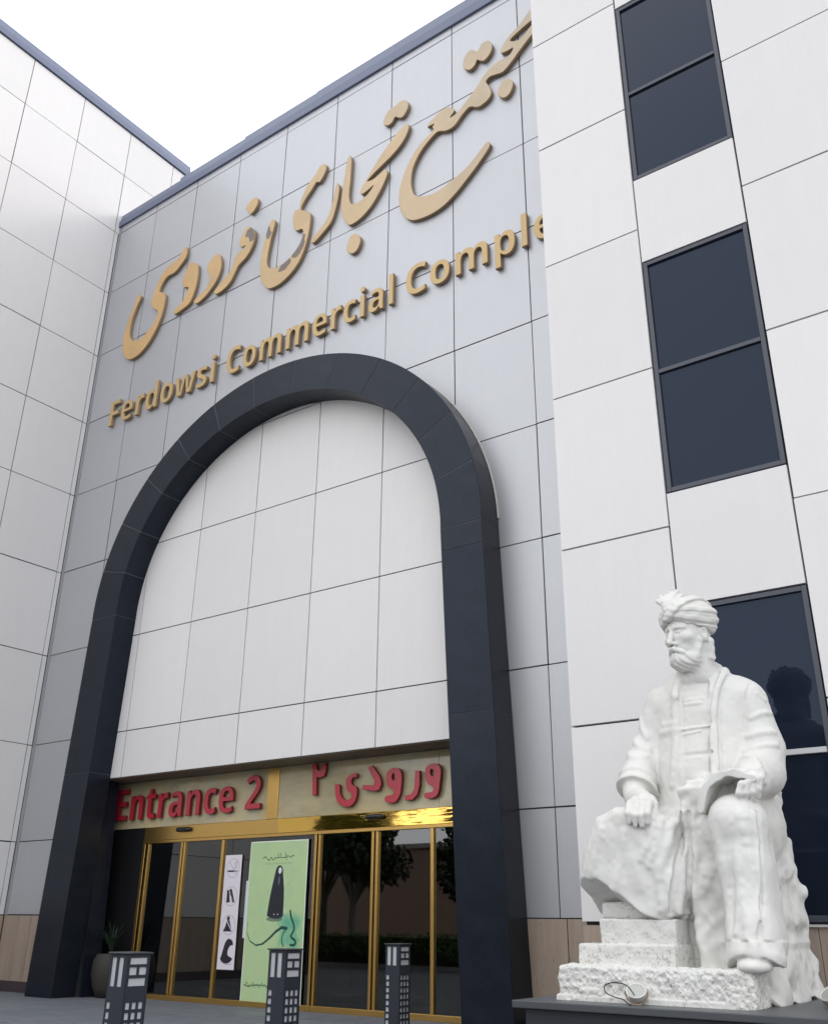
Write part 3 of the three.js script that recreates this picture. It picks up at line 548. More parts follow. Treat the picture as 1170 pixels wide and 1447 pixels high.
// ---------------------------------------------------------------- potted plant in the dark corner by the doors
{
  const t = thing('potted_plant', 'spiky plant in a round pot in the dark corner left of the doors', 'potted plant', [3.62, 0, -0.36]);
  part('pot', new THREE.LatheGeometry([[0.0, 0.0], [0.2, 0.0], [0.3, 0.2], [0.36, 0.48], [0.34, 0.72], [0.27, 0.84], [0.24, 0.84], [0.29, 0.7], [0.3, 0.5], [0, 0.5]].map((p) => new THREE.Vector2(p[0], p[1])), 36), std([0.03, 0.027, 0.022], 0.7), t);
  part('soil', new THREE.CylinderGeometry(0.27, 0.27, 0.02, 24), std([0.03, 0.022, 0.015], 1), t, [0, 0.76, 0]);
  const leafM = phys([0.014, 0.028, 0.014], 0.5, { side: THREE.DoubleSide });
  for (let i = 0; i < 26; i++) {
    const g = new THREE.PlaneGeometry(0.07, 1, 2, 8), p = g.attributes.position, L = rr(0.5, 0.85), lean = rr(0.15, 0.75);
    for (let k = 0; k < p.count; k++) { const v = p.getY(k) + 0.5, w = p.getX(k) * Math.sin(Math.PI * (0.12 + 0.88 * v)) ** 0.7 * (1 - v * 0.6); p.setXYZ(k, w, v * L * (1 - lean * 0.35 * v), lean * L * v * v + Math.abs(w) * 0.3); }
    g.computeVertexNormals(); part('leaf', g, leafM, t, [0, 0.77, 0], [0, i * 2.4, 0]);
  }
}

// ---------------------------------------------------------------- statue pedestal and its lamps
{
  const t = thing('pedestal', 'dark stone pedestal slab that carries the white statue', 'pedestal', [18.55, 0, 4.75]);
  const stone = phys([0.062, 0.066, 0.072], 0.4, { bumpMap: M.granite.map, bumpScale: 0.0006 }), low = phys([0.03, 0.033, 0.042], 0.35);
  const s = new THREE.Shape([[-1.13, -1.62], [0.98, -1.35], [1.62, -0.5], [1.62, 1.5], [-1.1, 1.5]].map((p) => new THREE.Vector2(...p)));
  const mk = (off, d, y) => { const g = new THREE.ExtrudeGeometry(s, { depth: d, bevelEnabled: true, bevelThickness: 0.008, bevelSize: 0.008, bevelOffset: off, bevelSegments: 2 }); g.rotateX(Math.PI / 2); g.translate(0, y, 0); return g; };
  const top = metricUV(mk(-0.008, 0.042, 0.912)); part('pedestal_top', top, stone, t);
  part('pedestal_body', metricUV(mk(-0.09, 0.85, 0.852)), low, t);
}
function floodlight(pos, turn, label) {
  const t = thing('floodlight', label, 'floodlight', pos, 'small floodlights round the statue'); t.rotation.y = turn; t.scale.setScalar(0.78);
  const white = std([0.6, 0.59, 0.55], 0.6), g = new THREE.LatheGeometry([[0, -0.1], [0.05, -0.095], [0.085, -0.06], [0.1, 0.0], [0.108, 0.012], [0.1, 0.02], [0.09, 0.012], [0.088, 0.004]].map((p) => new THREE.Vector2(p[0], p[1])), 28);
  g.rotateX(Math.PI / 2 - 0.9); part('housing', g, white, t, [0, 0.13, 0]);
  const l = new THREE.CylinderGeometry(0.088, 0.088, 0.006, 28); l.rotateX(Math.PI / 2 - 0.9); part('lens', l, phys([0.36, 0.37, 0.34], 0.15), t, [0, 0.132, 0.004]);
  part('bracket', new THREE.TorusGeometry(0.115, 0.008, 8, 24, Math.PI), std([0.33, 0.25, 0.19], 0.7), t, [0, 0.13, 0], [0, 0, Math.PI]);
  slab('foot', std([0.3, 0.22, 0.17], 0.8), t, -0.05, 0.05, -0.004, 0.02, -0.05, 0.05, 0.006);
  return t;
}
floodlight([18.46, 0.912, 6.0], 0.3, 'small pale floodlight in front of the statue plinth');
floodlight([19.745, 0.912, 5.2], -0.4, 'pale floodlight on the pedestal beside the statue, at the picture edge');
{
  const c = new THREE.CatmullRomCurve3([[18.47, 0.99, 6.06], [18.42, 1.06, 6.09], [18.3, 1.075, 6.1], [18.235, 1.05, 6.1], [18.24, 1.01, 6.11], [18.32, 0.975, 6.12], [18.4, 0.96, 6.13], [18.45, 0.93, 6.14], [18.475, 0.917, 6.13]].map((p) => new THREE.Vector3(...p)));
  tag(part(numbered('cable'), new THREE.TubeGeometry(c, 60, 0.0045, 8), std([0.012, 0.012, 0.013], 0.6), scene), 'loose black cable looped in front of the statue plinth', 'cable');
}

// ---------------------------------------------------------------- across the forecourt: what the door glass mirrors
{
  const bark = std([0.10, 0.085, 0.065], 0.9), leafA = std([0.06, 0.11, 0.028], 0.65, { side: THREE.DoubleSide }), leafB = std([0.035, 0.06, 0.02], 0.65, { side: THREE.DoubleSide });
  function leaves(n, spread, size, clumps) {
    const pos = [], nor = [], v = new THREE.Vector3(), q = new THREE.Quaternion(), e = new THREE.Euler();
    for (let i = 0; i < n; i++) {
      const c = clumps[Math.floor(rnd() * clumps.length)], r = Math.cbrt(rnd()), th = rnd() * 6.283, ph = Math.acos(2 * rnd() - 1);
      const o = new THREE.Vector3(c[0] + c[3] * r * Math.sin(ph) * Math.cos(th), c[1] + c[3] * 0.75 * r * Math.cos(ph), c[2] + c[3] * r * Math.sin(ph) * Math.sin(th));
      q.setFromEuler(e.set(rr(-1, 1), rr(0, 6.28), rr(-1, 1))); const s = size * rr(0.7, 1.3);
      const nn = v.set(0, 0, 1).applyQuaternion(q).clone();
      for (const [a, b] of [[-0.5, 0], [0, -0.35], [0.5, 0], [-0.5, 0], [0.5, 0], [0, 0.35]]) { v.set(a * s * 2, b * s * 2, 0).applyQuaternion(q).add(o); pos.push(v.x, v.y, v.z); nor.push(nn.x, nn.y, nn.z); }
    }
    const g = new THREE.BufferGeometry(); g.setAttribute('position', new THREE.Float32BufferAttribute(pos, 3)); g.setAttribute('normal', new THREE.Float32BufferAttribute(nor, 3)); return g;
  }
  function tree(x, z, h, label, palebark) {
    const t = thing('tree', label, 'tree', [x, -0.03, z], 'trees across the forecourt'), lean = rr(-0.3, 0.3);
    const tr = (a, b, r0, r1) => { const d = new THREE.Vector3(...b).sub(new THREE.Vector3(...a)), g = new THREE.CylinderGeometry(r1, r0, d.length(), 10, 1); g.translate(0, d.length() / 2, 0); g.applyQuaternion(new THREE.Quaternion().setFromUnitVectors(new THREE.Vector3(0, 1, 0), d.clone().normalize())); g.translate(...a); return g; };
    const fork = h * 0.33, gs = [tr([0, 0, 0], [lean * 0.4, fork, 0.1], 0.2, 0.14)], cl = [];
    for (let i = 0; i < 12; i++) { const a = i * 2.4, R = h * rr(0.12, 0.26), y = h * rr(0.42, 0.92); gs.push(tr([lean * 0.4, fork * rr(0.85, 1), 0.1], [R * Math.cos(a), y, R * Math.sin(a)], 0.075, 0.02)); cl.push([R * Math.cos(a), y, R * Math.sin(a), h * rr(0.11, 0.19)]); }
    part('trunk', mergeGeometries(gs), palebark ? std([0.34, 0.32, 0.28], 0.8) : bark, t); part('crown', leaves(5200, 1, 0.12, cl), rnd() < 0.5 ? leafA : leafB, t);
  }
  tree(-3.7, 15.9, 7.2, 'pale trunked tree across the forecourt mirrored in the doors beside the poster', true);
  tree(-7.5, 18.5, 8.5, 'broad dark tree across the forecourt left of the pale trunked one');
  tree(1.9, 16.6, 6.6, 'leafy tree across the forecourt mirrored in the rightmost doors');
  tree(5.4, 20, 8, 'tall tree across the forecourt standing farthest back');
  tree(-13, 17, 8, 'tree across the forecourt past the end of the pale wing');
  tree(9.5, 24, 7, 'tree across the forecourt behind the camera');
  const hedge = thing('hedge', 'low clipped green hedge along the forecourt edge', 'hedge', [2, -0.03, 15.0]);
  const cl = []; for (let i = 0; i < 34; i++) cl.push([-10 + i * 0.6, 0.75, 0.2 * Math.sin(i), 0.62]);
  part('foliage', leaves(9000, 1, 0.06, cl), std([0.075, 0.17, 0.03], 0.6, { side: THREE.DoubleSide }), hedge); 
  slab('branches', std([0.03, 0.035, 0.015], 1), hedge, -10.2, 10.2, 0.02, 1.05, -0.2, 0.25);
  slab('kerb', std([0.35, 0.35, 0.34], 0.8), hedge, -10.5, 10.6, 0.0, 0.16, -0.72, -0.55);
  const bm = std([0.17, 0.11, 0.08], 0.8), pale = std([0.4, 0.38, 0.35], 0.8);
  function house(x0, x1, z, h, m, label) {
    const t = thing('building', label, 'building'); slab('wall', m, t, x0, x1, -0.03, h, z, z + 10);
    slab('roof', std([0.2, 0.19, 0.18], 0.8), t, x0 - 0.2, x1 + 0.2, h, h + 0.3, z - 0.2, z + 10.2);
    if (m === pale) for (let y = 1.2; y + 1.6 < h; y += 3.2) for (let x = x0 + 1; x + 1.5 < x1; x += 5.2) { const w = sub('window', t); slab('pane', M.windowGlass, w, x, x + 1.5, y, y + 1.6, z - 0.02, z + 0.02); slab('sill', pale, w, x - 0.1, x + 1.6, y - 0.1, y - 0.002, z - 0.12, z + 0.02); }
  }
  house(-30, -8.5, 40, 6.2, bm, 'brown brick building across the street mirrored in the doors');
  house(-7.5, 9, 46, 7.2, bm, 'taller brown building across the street');
  house(11, 40, 48, 5.5, pale, 'low pale building across the street behind the camera');
}

// ---------------------------------------------------------------- the statue: distance fields meshed on a grid
const len3 = (x, y, z) => Math.sqrt(x * x + y * y + z * z);
const smin = (a, b, k) => { const h = Math.max(k - Math.abs(a - b), 0) / k; return Math.min(a, b) - h * h * k * 0.25; };
const smax = (a, b, k) => -smin(-a, -b, k);
function cap(x, y, z, a, b, r0, r1) {
  const dx = b[0] - a[0], dy = b[1] - a[1], dz = b[2] - a[2], px = x - a[0], py = y - a[1], pz = z - a[2];
  const h = Math.min(1, Math.max(0, (px * dx + py * dy + pz * dz) / (dx * dx + dy * dy + dz * dz)));
  return len3(px - dx * h, py - dy * h, pz - dz * h) - (r0 + (r1 - r0) * h);
}
function ell(x, y, z, cx, cy, cz, rx, ry, rz) {
  const a = (x - cx) / rx, b = (y - cy) / ry, c = (z - cz) / rz, k0 = len3(a, b, c), k1 = len3(a / rx, b / ry, c / rz);
  return k1 > 1e-9 ? k0 * (k0 - 1) / k1 : -Math.min(rx, ry, rz);
}
function rbox(x, y, z, x0, x1, y0, y1, z0, z1, r) {
  const qx = Math.abs(x - (x0 + x1) / 2) - (x1 - x0) / 2 + r, qy = Math.abs(y - (y0 + y1) / 2) - (y1 - y0) / 2 + r, qz = Math.abs(z - (z0 + z1) / 2) - (z1 - z0) / 2 + r;
  return len3(Math.max(qx, 0), Math.max(qy, 0), Math.max(qz, 0)) + Math.min(Math.max(qx, qy, qz), 0) - r;
}
function poly2(x, y, pts) {                                   // signed distance to a polygon
  let d = 1e9, s = 1;
  for (let i = 0, j = pts.length - 1; i < pts.length; j = i++) {
    const ex = pts[j][0] - pts[i][0], ey = pts[j][1] - pts[i][1], wx = x - pts[i][0], wy = y - pts[i][1];
    const h = Math.min(1, Math.max(0, (wx * ex + wy * ey) / (ex * ex + ey * ey))), bx = wx - ex * h, by = wy - ey * h;
    d = Math.min(d, bx * bx + by * by);
    const c1 = y >= pts[i][1], c2 = y < pts[j][1], c3 = ex * wy > ey * wx;
    if ((c1 && c2 && c3) || (!c1 && !c2 && !c3)) s = -s;
  }
  return s * Math.sqrt(d);
}
function prism(x, y, z, pts, z0, z1, r) {
  const a = poly2(x, y, pts) + r, b = Math.abs(z - (z0 + z1) / 2) - (z1 - z0) / 2 + r;
  return Math.min(Math.max(a, b), 0) + Math.hypot(Math.max(a, 0), Math.max(b, 0)) - r;
}
// surface nets over a box, refined only near the surface
function meshField(f, lo, hi, cell, lipschitz = 1.35) {
  const B = 8, n = [0, 1, 2].map((k) => Math.ceil((hi[k] - lo[k]) / cell / B) * B), nx = n[0] + 1, ny = n[1] + 1, nz = n[2] + 1;
  const F = new Float32Array(nx * ny * nz).fill(1e3), at = (i, j, k) => (k * ny + j) * nx + i, blocks = [];
  const reach = cell * B * 0.87 * lipschitz + cell * 2;
  for (let k = 0; k < n[2]; k += B) for (let j = 0; j < n[1]; j += B) for (let i = 0; i < n[0]; i += B) {
    const c = f(lo[0] + (i + B / 2) * cell, lo[1] + (j + B / 2) * cell, lo[2] + (k + B / 2) * cell);
    if (Math.abs(c) > reach) continue;
    blocks.push([i, j, k]);
    for (let c2 = k; c2 <= k + B; c2++) for (let b = j; b <= j + B; b++) for (let a = i; a <= i + B; a++) { const q = at(a, b, c2); if (F[q] === 1e3) F[q] = f(lo[0] + a * cell, lo[1] + b * cell, lo[2] + c2 * cell); }
  }
  const vid = new Map(), pos = [], idx = [];
  const vertex = (i, j, k) => {
    const key = at(i, j, k); let v = vid.get(key); if (v !== undefined) return v;
    let sx = 0, sy = 0, sz = 0, m = 0;
    const edge = (a, b) => { const fa = F[at(i + (a & 1), j + (a >> 1 & 1), k + (a >> 2))], fb = F[at(i + (b & 1), j + (b >> 1 & 1), k + (b >> 2))]; if ((fa < 0) === (fb < 0)) return; const t = fa / (fa - fb); sx += (a & 1) + ((b & 1) - (a & 1)) * t; sy += (a >> 1 & 1) + ((b >> 1 & 1) - (a >> 1 & 1)) * t; sz += (a >> 2) + ((b >> 2) - (a >> 2)) * t; m++; };
    for (const [a, b] of [[0, 1], [2, 3], [4, 5], [6, 7], [0, 2], [1, 3], [4, 6], [5, 7], [0, 4], [1, 5], [2, 6], [3, 7]]) edge(a, b);
    if (!m) { sx = sy = sz = 0.5; m = 1; }
    v = pos.length / 3; pos.push(lo[0] + (i + sx / m) * cell, lo[1] + (j + sy / m) * cell, lo[2] + (k + sz / m) * cell); vid.set(key, v); return v;
  };
  const quad = (a, b, c, d, flip) => { if (flip) idx.push(a, c, b, a, d, c); else idx.push(a, b, c, a, c, d); };
  for (const [bi, bj, bk] of blocks) for (let k = bk; k < bk + B; k++) for (let j = bj; j < bj + B; j++) for (let i = bi; i < bi + B; i++) {
    const s = F[at(i, j, k)], in0 = s < 0; if (s === 1e3) continue;
    if (j && k) { const e = F[at(i + 1, j, k)]; if (e !== 1e3 && (e < 0) !== in0) quad(vertex(i, j - 1, k - 1), vertex(i, j, k - 1), vertex(i, j, k), vertex(i, j - 1, k), !in0); }
    if (i && k) { const e = F[at(i, j + 1, k)]; if (e !== 1e3 && (e < 0) !== in0) quad(vertex(i - 1, j, k - 1), vertex(i - 1, j, k), vertex(i, j, k), vertex(i, j, k - 1), !in0); }
    if (i && j) { const e = F[at(i, j, k + 1)]; if (e !== 1e3 && (e < 0) !== in0) quad(vertex(i - 1, j - 1, k), vertex(i, j - 1, k), vertex(i, j, k), vertex(i - 1, j, k), !in0); }
  }
  const nor = new Float32Array(pos.length), h = cell * 0.6;
  for (let v = 0; v < pos.length; v += 3) {
    const x = pos[v], y = pos[v + 1], z = pos[v + 2], gx = f(x + h, y, z) - f(x - h, y, z), gy = f(x, y + h, z) - f(x, y - h, z), gz = f(x, y, z + h) - f(x, y, z - h), l = len3(gx, gy, gz) || 1;
    nor[v] = gx / l; nor[v + 1] = gy / l; nor[v + 2] = gz / l;
  }
  const g = new THREE.BufferGeometry(); g.setAttribute('position', new THREE.Float32BufferAttribute(pos, 3)); g.setAttribute('normal', new THREE.BufferAttribute(nor, 3)); g.setIndex(idx); return g;
}
const bump = (x, y, z, s, a) => a * (noise(x * s, y * s, z * s) - 0.5);

// body in its robe and coat
function bodyBase(x, y, z) {
  // torso under the coat
  let d = ell(x, y, z, 18.81, 3.2, 4.7, 0.49, 0.66, 0.36);
  d = smin(d, cap(x, y, z, [18.42, 3.56, 4.66], [19.17, 3.56, 4.64], 0.19, 0.195), 0.16);
  d = smin(d, ell(x, y, z, 18.8, 2.75, 4.74, 0.5, 0.55, 0.41), 0.14);
  d = smin(d, ell(x, y, z, 18.78, 2.35, 4.66, 0.62, 0.4, 0.5), 0.2);
  d = smin(d, cap(x, y, z, [18.8, 3.6, 4.72], [18.83, 3.98, 4.86], 0.19, 0.165), 0.09);
  // collar of the coat round the neck
  { const qx = (x - 18.82), qz = (z - 4.83), qy = y - 3.72 - 0.75 * (4.8 - z); const r = Math.hypot(qx / 1.02, qz) - 0.235; d = smin(d, Math.hypot(r, qy * 0.62) - 0.056 * Math.min(1, Math.max(0.15, (4.97 - z) / 0.16)), 0.05); }
  // arm towards the wall of windows, forearm forward to the book
  let a = cap(x, y, z, [19.22, 3.5, 4.66], [19.31, 3.05, 4.68], 0.21, 0.205);
  a = smin(a, cap(x, y, z, [19.31, 3.05, 4.68], [19.31, 2.82, 4.8], 0.205, 0.2), 0.1);
  a = smin(a, cap(x, y, z, [19.32, 2.8, 4.8], [19.37, 2.68, 5.26], 0.21, 0.16), 0.1);
  d = smin(d, a, 0.05);
  // other arm, hanging to the cuff above the knee
  let b = cap(x, y, z, [18.39, 3.5, 4.68], [18.26, 3.1, 4.74], 0.195, 0.17);
  b = smin(b, cap(x, y, z, [18.26, 3.1, 4.74], [18.225, 2.95, 4.86], 0.17, 0.16), 0.1);
  b = smin(b, cap(x, y, z, [18.225, 2.95, 4.86], [18.22, 2.78, 5.04], 0.16, 0.15), 0.1);
  d = smin(d, b, 0.05);
  { // bell cuff in two turns, cut off square
    const t = (2.84 - y) * 0.8 + (z - 5.0) * 0.6;              // along the forearm
    let c = cap(x, y, z, [18.215, 2.86, 4.98], [18.225, 2.66, 5.13], 0.165, 0.2); c = smax(c, t - 0.19, 0.01);
    c -= 0.012 * Math.exp(-(((t - 0.165) / 0.028) ** 2)) + 0.016 * Math.exp(-(((t - 0.06) / 0.03) ** 2)) - 0.008 * Math.exp(-(((t - 0.11) / 0.02) ** 2));
    d = smin(d, c * 0.9, 0.012);
  }
  d = smin(d, cap(x, y, z, [18.22, 2.7, 5.12], [18.25, 2.6, 5.22], 0.125, 0.11), 0.03);
  // thighs
  d = smin(d, cap(x, y, z, [18.5, 2.22, 4.7], [18.2, 2.2, 5.45], 0.32, 0.24), 0.12);
  d = smin(d, cap(x, y, z, [19.05, 2.28, 4.7], [19.27, 2.31, 5.46], 0.32, 0.22), 0.12);
  // robe hanging from the far knee in one broad sheet
  const bow = 5.62 - 0.1 * ((x - 18.3) / 0.6) ** 2 + 0.05 * (2.2 - y);
  let r = prism(x, y, z - bow, [[17.95, 2.26], [18.03, 2.41], [18.22, 2.49], [18.45, 2.47], [18.62, 2.42], [18.74, 2.3], [18.745, 1.6], [18.66, 1.56], [18.5, 1.4], [18.2, 1.4], [17.85, 1.6], [17.82, 1.9], [17.87, 2.1]], -0.85, 0.1, 0.1);
  // folds fan out from the knee; the hem is cut on a slant, so its underside shows
  if (y < 2.4 && z > 5.0) { const an = Math.atan2(x - 18.2, 2.62 - y), fa = Math.min(1, (2.4 - y) * 2.2); r += fa * (0.013 * Math.sin(an * 7 + 0.6) + 0.004 * Math.sin(an * 23 + 2.0 * y)); }
  { const u = Math.min(Math.max((x - 17.84) / 0.86, 0), 1), hem = 1.885 - 0.35 * u + 0.05 * Math.sin(u * 6.283), drop = 0.62 * (1 - u) + 0.05; r = smax(r, (hem + drop * (z - 5.68) - y) * 0.82, 0.012); }
  d = smin(d, r, 0.09);
  // lap cloth sinking between the knees
  d = smin(d, prism(x, y, z, [[18.6, 2.44], [19.15, 2.44], [19.2, 2.2], [19.12, 1.72], [19.0, 1.68], [18.7, 1.68]], 4.5, 5.42 + 0.12 * Math.max(0, 2.1 - y), 0.14), 0.12);
  // near shin under the robe
  let s = cap(x, y, z, [19.27, 2.3, 5.5], [19.3, 1.95, 5.52], 0.212, 0.205);
  s = smin(s, cap(x, y, z, [19.3, 1.95, 5.52], [19.345, 1.45, 5.63], 0.21, 0.2), 0.1);
  s = smin(s, cap(x, y, z, [19.35, 1.44, 5.64], [19.355, 1.27, 5.69], 0.2, 0.228), 0.08);
  s = smax(s, 1.24 + 0.3 * Math.max(0, z - 5.7) - 0.9 * (x - 19.365) ** 2 - y, 0.012);
  d = smin(d, s, 0.15);
  d = smin(d, cap(x, y, z, [19.35, 2.15, 5.3], [19.41, 1.36, 5.47], 0.12, 0.13), 0.12);
  // boot
  let f = cap(x, y, z, [19.36, 1.4, 5.67], [19.37, 1.26, 5.72], 0.12, 0.11);
  f = smin(f, ell(x, y, z, 19.375, 1.215, 5.8, 0.13, 0.07, 0.17), 0.05);
  f = smax(f, 1.165 - y, 0.02);
  d = smin(d, f, 0.025);
  // cloak falling behind the near leg to the rock
  d = smin(d, prism(x, y, z + 0.55 * (x - 19.3), [[18.8, 2.75], [19.3, 2.7], [19.325, 2.3], [19.34, 1.9], [19.37, 1.5], [19.4, 1.37], [19.37, 1.32], [19.39, 1.15], [19.41, 0.93], [18.8, 0.93]], 4.1, 5.28 + 0.25 * Math.max(0, 1.7 - y), 0.09) + bump(x, y, z, 5, 0.09) + bump(x, y, z, 13, 0.03) + 0.014 * Math.sin(x * 30 + y * 9 + 3 * Math.sin(y * 4)), 0.1);
  // seat block behind
  d = smin(d, rbox(x, y, z, 18.0, 19.3, 0.95, 2.3, 4.0, 5.0, 0.05), 0.05);
  if (z > 4.85 && y > 2.6 && y < 3.75) { const st = (t) => { t = Math.min(1, Math.max(0, t)); return t * t * (3 - 2 * t); }; d += 0.03 * st((x - 18.69) / 0.025) * st((18.985 - x) / 0.025) * st((y - 2.62) / 0.05) * st((3.74 - y) / 0.08); }
  return d;
}
function hands(x, y, z) {
  if (Math.abs(y - 2.5) > 0.4) return 9;
  let d = 9;
  // hand on the book: back of the hand, four fingers over the edge, thumb on top
  d = cap(x, y, z, [19.38, 2.67, 5.3], [19.44, 2.66, 5.44], 0.1, 0.085);
  for (let i = 0; i < 4; i++) {
    const u = i * 0.052, k = [0.95, 1.05, 1, 0.85][i];
    let g = cap(x, y, z, [19.52 - u * 0.9, 2.69 - u * 0.25, 5.45 + u * 0.5], [19.535 - u * 0.9, 2.655 - u * 0.3, 5.55 + u * 0.5], 0.034, 0.032);
    g = smin(g, cap(x, y, z, [19.535 - u * 0.9, 2.655 - u * 0.3, 5.55 + u * 0.5], [19.515 - u * 0.95, 2.655 - 0.09 * k - u * 0.3, 5.565 + u * 0.5], 0.032, 0.028), 0.012);
    g = smin(g, cap(x, y, z, [19.515 - u * 0.95, 2.655 - 0.09 * k - u * 0.3, 5.565 + u * 0.5], [19.49 - u * 0.95, 2.6 - 0.1 * k - u * 0.3, 5.54 + u * 0.5], 0.028, 0.023), 0.012);
    d = smin(d, g, 0.014);
  }
  d = smin(d, cap(x, y, z, [19.33, 2.7, 5.36], [19.27, 2.735, 5.5], 0.04, 0.03), 0.02);
  // hand laid over the other knee
  let e = cap(x, y, z, [18.25, 2.62, 5.2], [18.440, 2.52, 5.46], 0.1, 0.1);
  for (let i = 0; i < 4; i++) {
    const u = i * 0.055, k = [0.9, 1.04, 1, 0.84][i];
    let g = cap(x, y, z, [18.370 + u, 2.555 - u * 0.1, 5.52 - u * 0.1], [18.390 + u * 1.05, 2.5 - u * 0.1, 5.68 - u * 0.1], 0.036, 0.034);
    g = smin(g, cap(x, y, z, [18.390 + u * 1.05, 2.5 - u * 0.1, 5.68 - u * 0.1], [18.400 + u * 1.05, 2.5 - 0.1 * k - u * 0.1, 5.755 - u * 0.1], 0.034, 0.03), 0.012);
    g = smin(g, cap(x, y, z, [18.400 + u * 1.05, 2.5 - 0.1 * k - u * 0.1, 5.755 - u * 0.1], [18.400 + u, 2.5 - 0.18 * k - u * 0.1, 5.745 - u * 0.1], 0.03, 0.024), 0.012);
    e = smin(e, g, 0.014);
  }
  let th = cap(x, y, z, [18.480, 2.56, 5.4], [18.570, 2.5, 5.56], 0.045, 0.04); th = smin(th, cap(x, y, z, [18.570, 2.5, 5.56], [18.585, 2.36, 5.66], 0.04, 0.032), 0.012);
  e = smin(e, th, 0.02);
  return Math.min(d, e);
}
const RIDGES = [
  [0.03, 19.10, 3.81, 19.06, 3.61, 19.02, 3.40, 19.01, 3.14, 19.00, 2.80],
  [-0.012, 19.15, 3.78, 19.10, 3.59, 19.07, 3.36, 19.06, 3.10, 19.05, 2.78],
  [-0.012, 19.06, 3.77, 19.01, 3.57, 18.98, 3.37, 18.97, 3.10, 18.96, 2.81],
  [-0.016, 18.70, 3.70, 18.70, 3.50, 18.70, 3.30, 18.69, 3.03, 18.64, 2.71],
  [0.022, 18.65, 3.71, 18.65, 3.51, 18.64, 3.31, 18.64, 3.04, 18.59, 2.72],
  [-0.014, 19.35, 3.69, 19.30, 3.50, 19.28, 3.33, 19.25, 3.17],
  [0.009, 18.73, 3.51, 18.92, 3.51],
  [0.008, 18.74, 3.47, 18.91, 3.47],
  [0.01, 18.70, 3.23, 18.98, 3.24],
  [0.008, 18.71, 3.18, 18.88, 3.20],
  [0.022, 18.47, 3.23, 18.65, 3.23],
  [0.018, 18.51, 3.30, 18.65, 3.29],
  [-0.014, 18.73, 2.98, 18.99, 2.98],
  [-0.014, 18.73, 2.75, 18.99, 2.76],
  [0.014, 19.32, 3.30, 19.42, 3.35, 19.50, 3.36],
  [0.018, 19.28, 3.13, 19.42, 3.16, 19.56, 3.17],
  [0.015, 19.25, 2.99, 19.40, 3.03, 19.50, 3.04],
  [0.018, 19.25, 2.93, 19.41, 2.86, 19.50, 2.74],
  [0.012, 19.38, 3.54, 19.47, 3.43, 19.52, 3.31],
  [0.02, 18.14, 3.20, 18.23, 3.12, 18.32, 3.08],
  [0.02, 18.10, 3.06, 18.21, 3.00, 18.30, 3.00],
  [0.018, 18.20, 3.44, 18.24, 3.30, 18.29, 3.21],
  [0.02, 18.57, 2.41, 18.57, 2.20, 18.48, 2.03],
  [0.02, 18.66, 2.40, 18.63, 2.17, 18.54, 1.97],
  [0.024, 18.74, 2.45, 18.71, 2.17, 18.62, 1.91, 18.62, 1.63],
  [0.022, 18.80, 2.41, 18.77, 2.11, 18.70, 1.83, 18.66, 1.59],
  [0.02, 18.83, 2.41, 18.80, 2.06, 18.74, 1.60],
  [0.024, 18.90, 2.40, 18.88, 2.05, 18.84, 1.62],
  [0.022, 18.96, 2.32, 18.97, 2.05, 18.90, 1.77],
  [-0.02, 18.80, 2.41, 18.76, 2.06, 18.69, 1.60],
  [-0.018, 18.87, 2.41, 18.84, 2.03, 18.80, 1.63],
  [0.03, 19.02, 2.32, 19.03, 2.08, 18.95, 1.83],
  [0.018, 19.36, 2.36, 19.32, 1.92, 19.27, 1.45],
  [-0.016, 19.41, 2.36, 19.38, 1.92, 19.34, 1.46],
  [0.02, 19.47, 2.36, 19.46, 1.92, 19.42, 1.46],
  [-0.02, 19.49, 2.37, 19.48, 1.90, 19.45, 1.45],
  [0.028, 19.39, 2.32, 19.39, 2.00, 19.39, 1.66, 19.41, 1.31],
  [0.022, 19.38, 2.24, 19.39, 1.95, 19.40, 1.61, 19.41, 1.28],
  [0.02, 18.11, 2.29, 18.04, 2.10, 17.96, 1.89],
  [0.02, 18.34, 2.26, 18.29, 2.03, 18.21, 1.80],
].map(([r, ...p]) => {
  const pts = []; for (let i = 0; i < p.length; i += 2) pts.push(new THREE.Vector3(p[i], p[i + 1], 0));
  const fine = new THREE.CatmullRomCurve3(pts).getPoints(Math.max(2, (pts.length - 1) * 4)).map((q) => {
    let z = 6.2; for (let i = 0; i < 90; i++) { const d = bodyBase(q.x, q.y, z); if (d < 0.004) break; z -= Math.max(0.004, d * 0.7); if (z < 4) break; }
    return [q.x, q.y, r > 0 ? z - r * 0.45 : z - r * 0.35];
  });
  const lo = [9e9, 9e9, 9e9], hi = [-9e9, -9e9, -9e9];
  for (const q of fine) for (let k = 0; k < 3; k++) { lo[k] = Math.min(lo[k], q[k] - 0.09); hi[k] = Math.max(hi[k], q[k] + 0.09); }
  return { r, pts: fine.filter((q) => q[2] > 4.1), lo, hi };
});
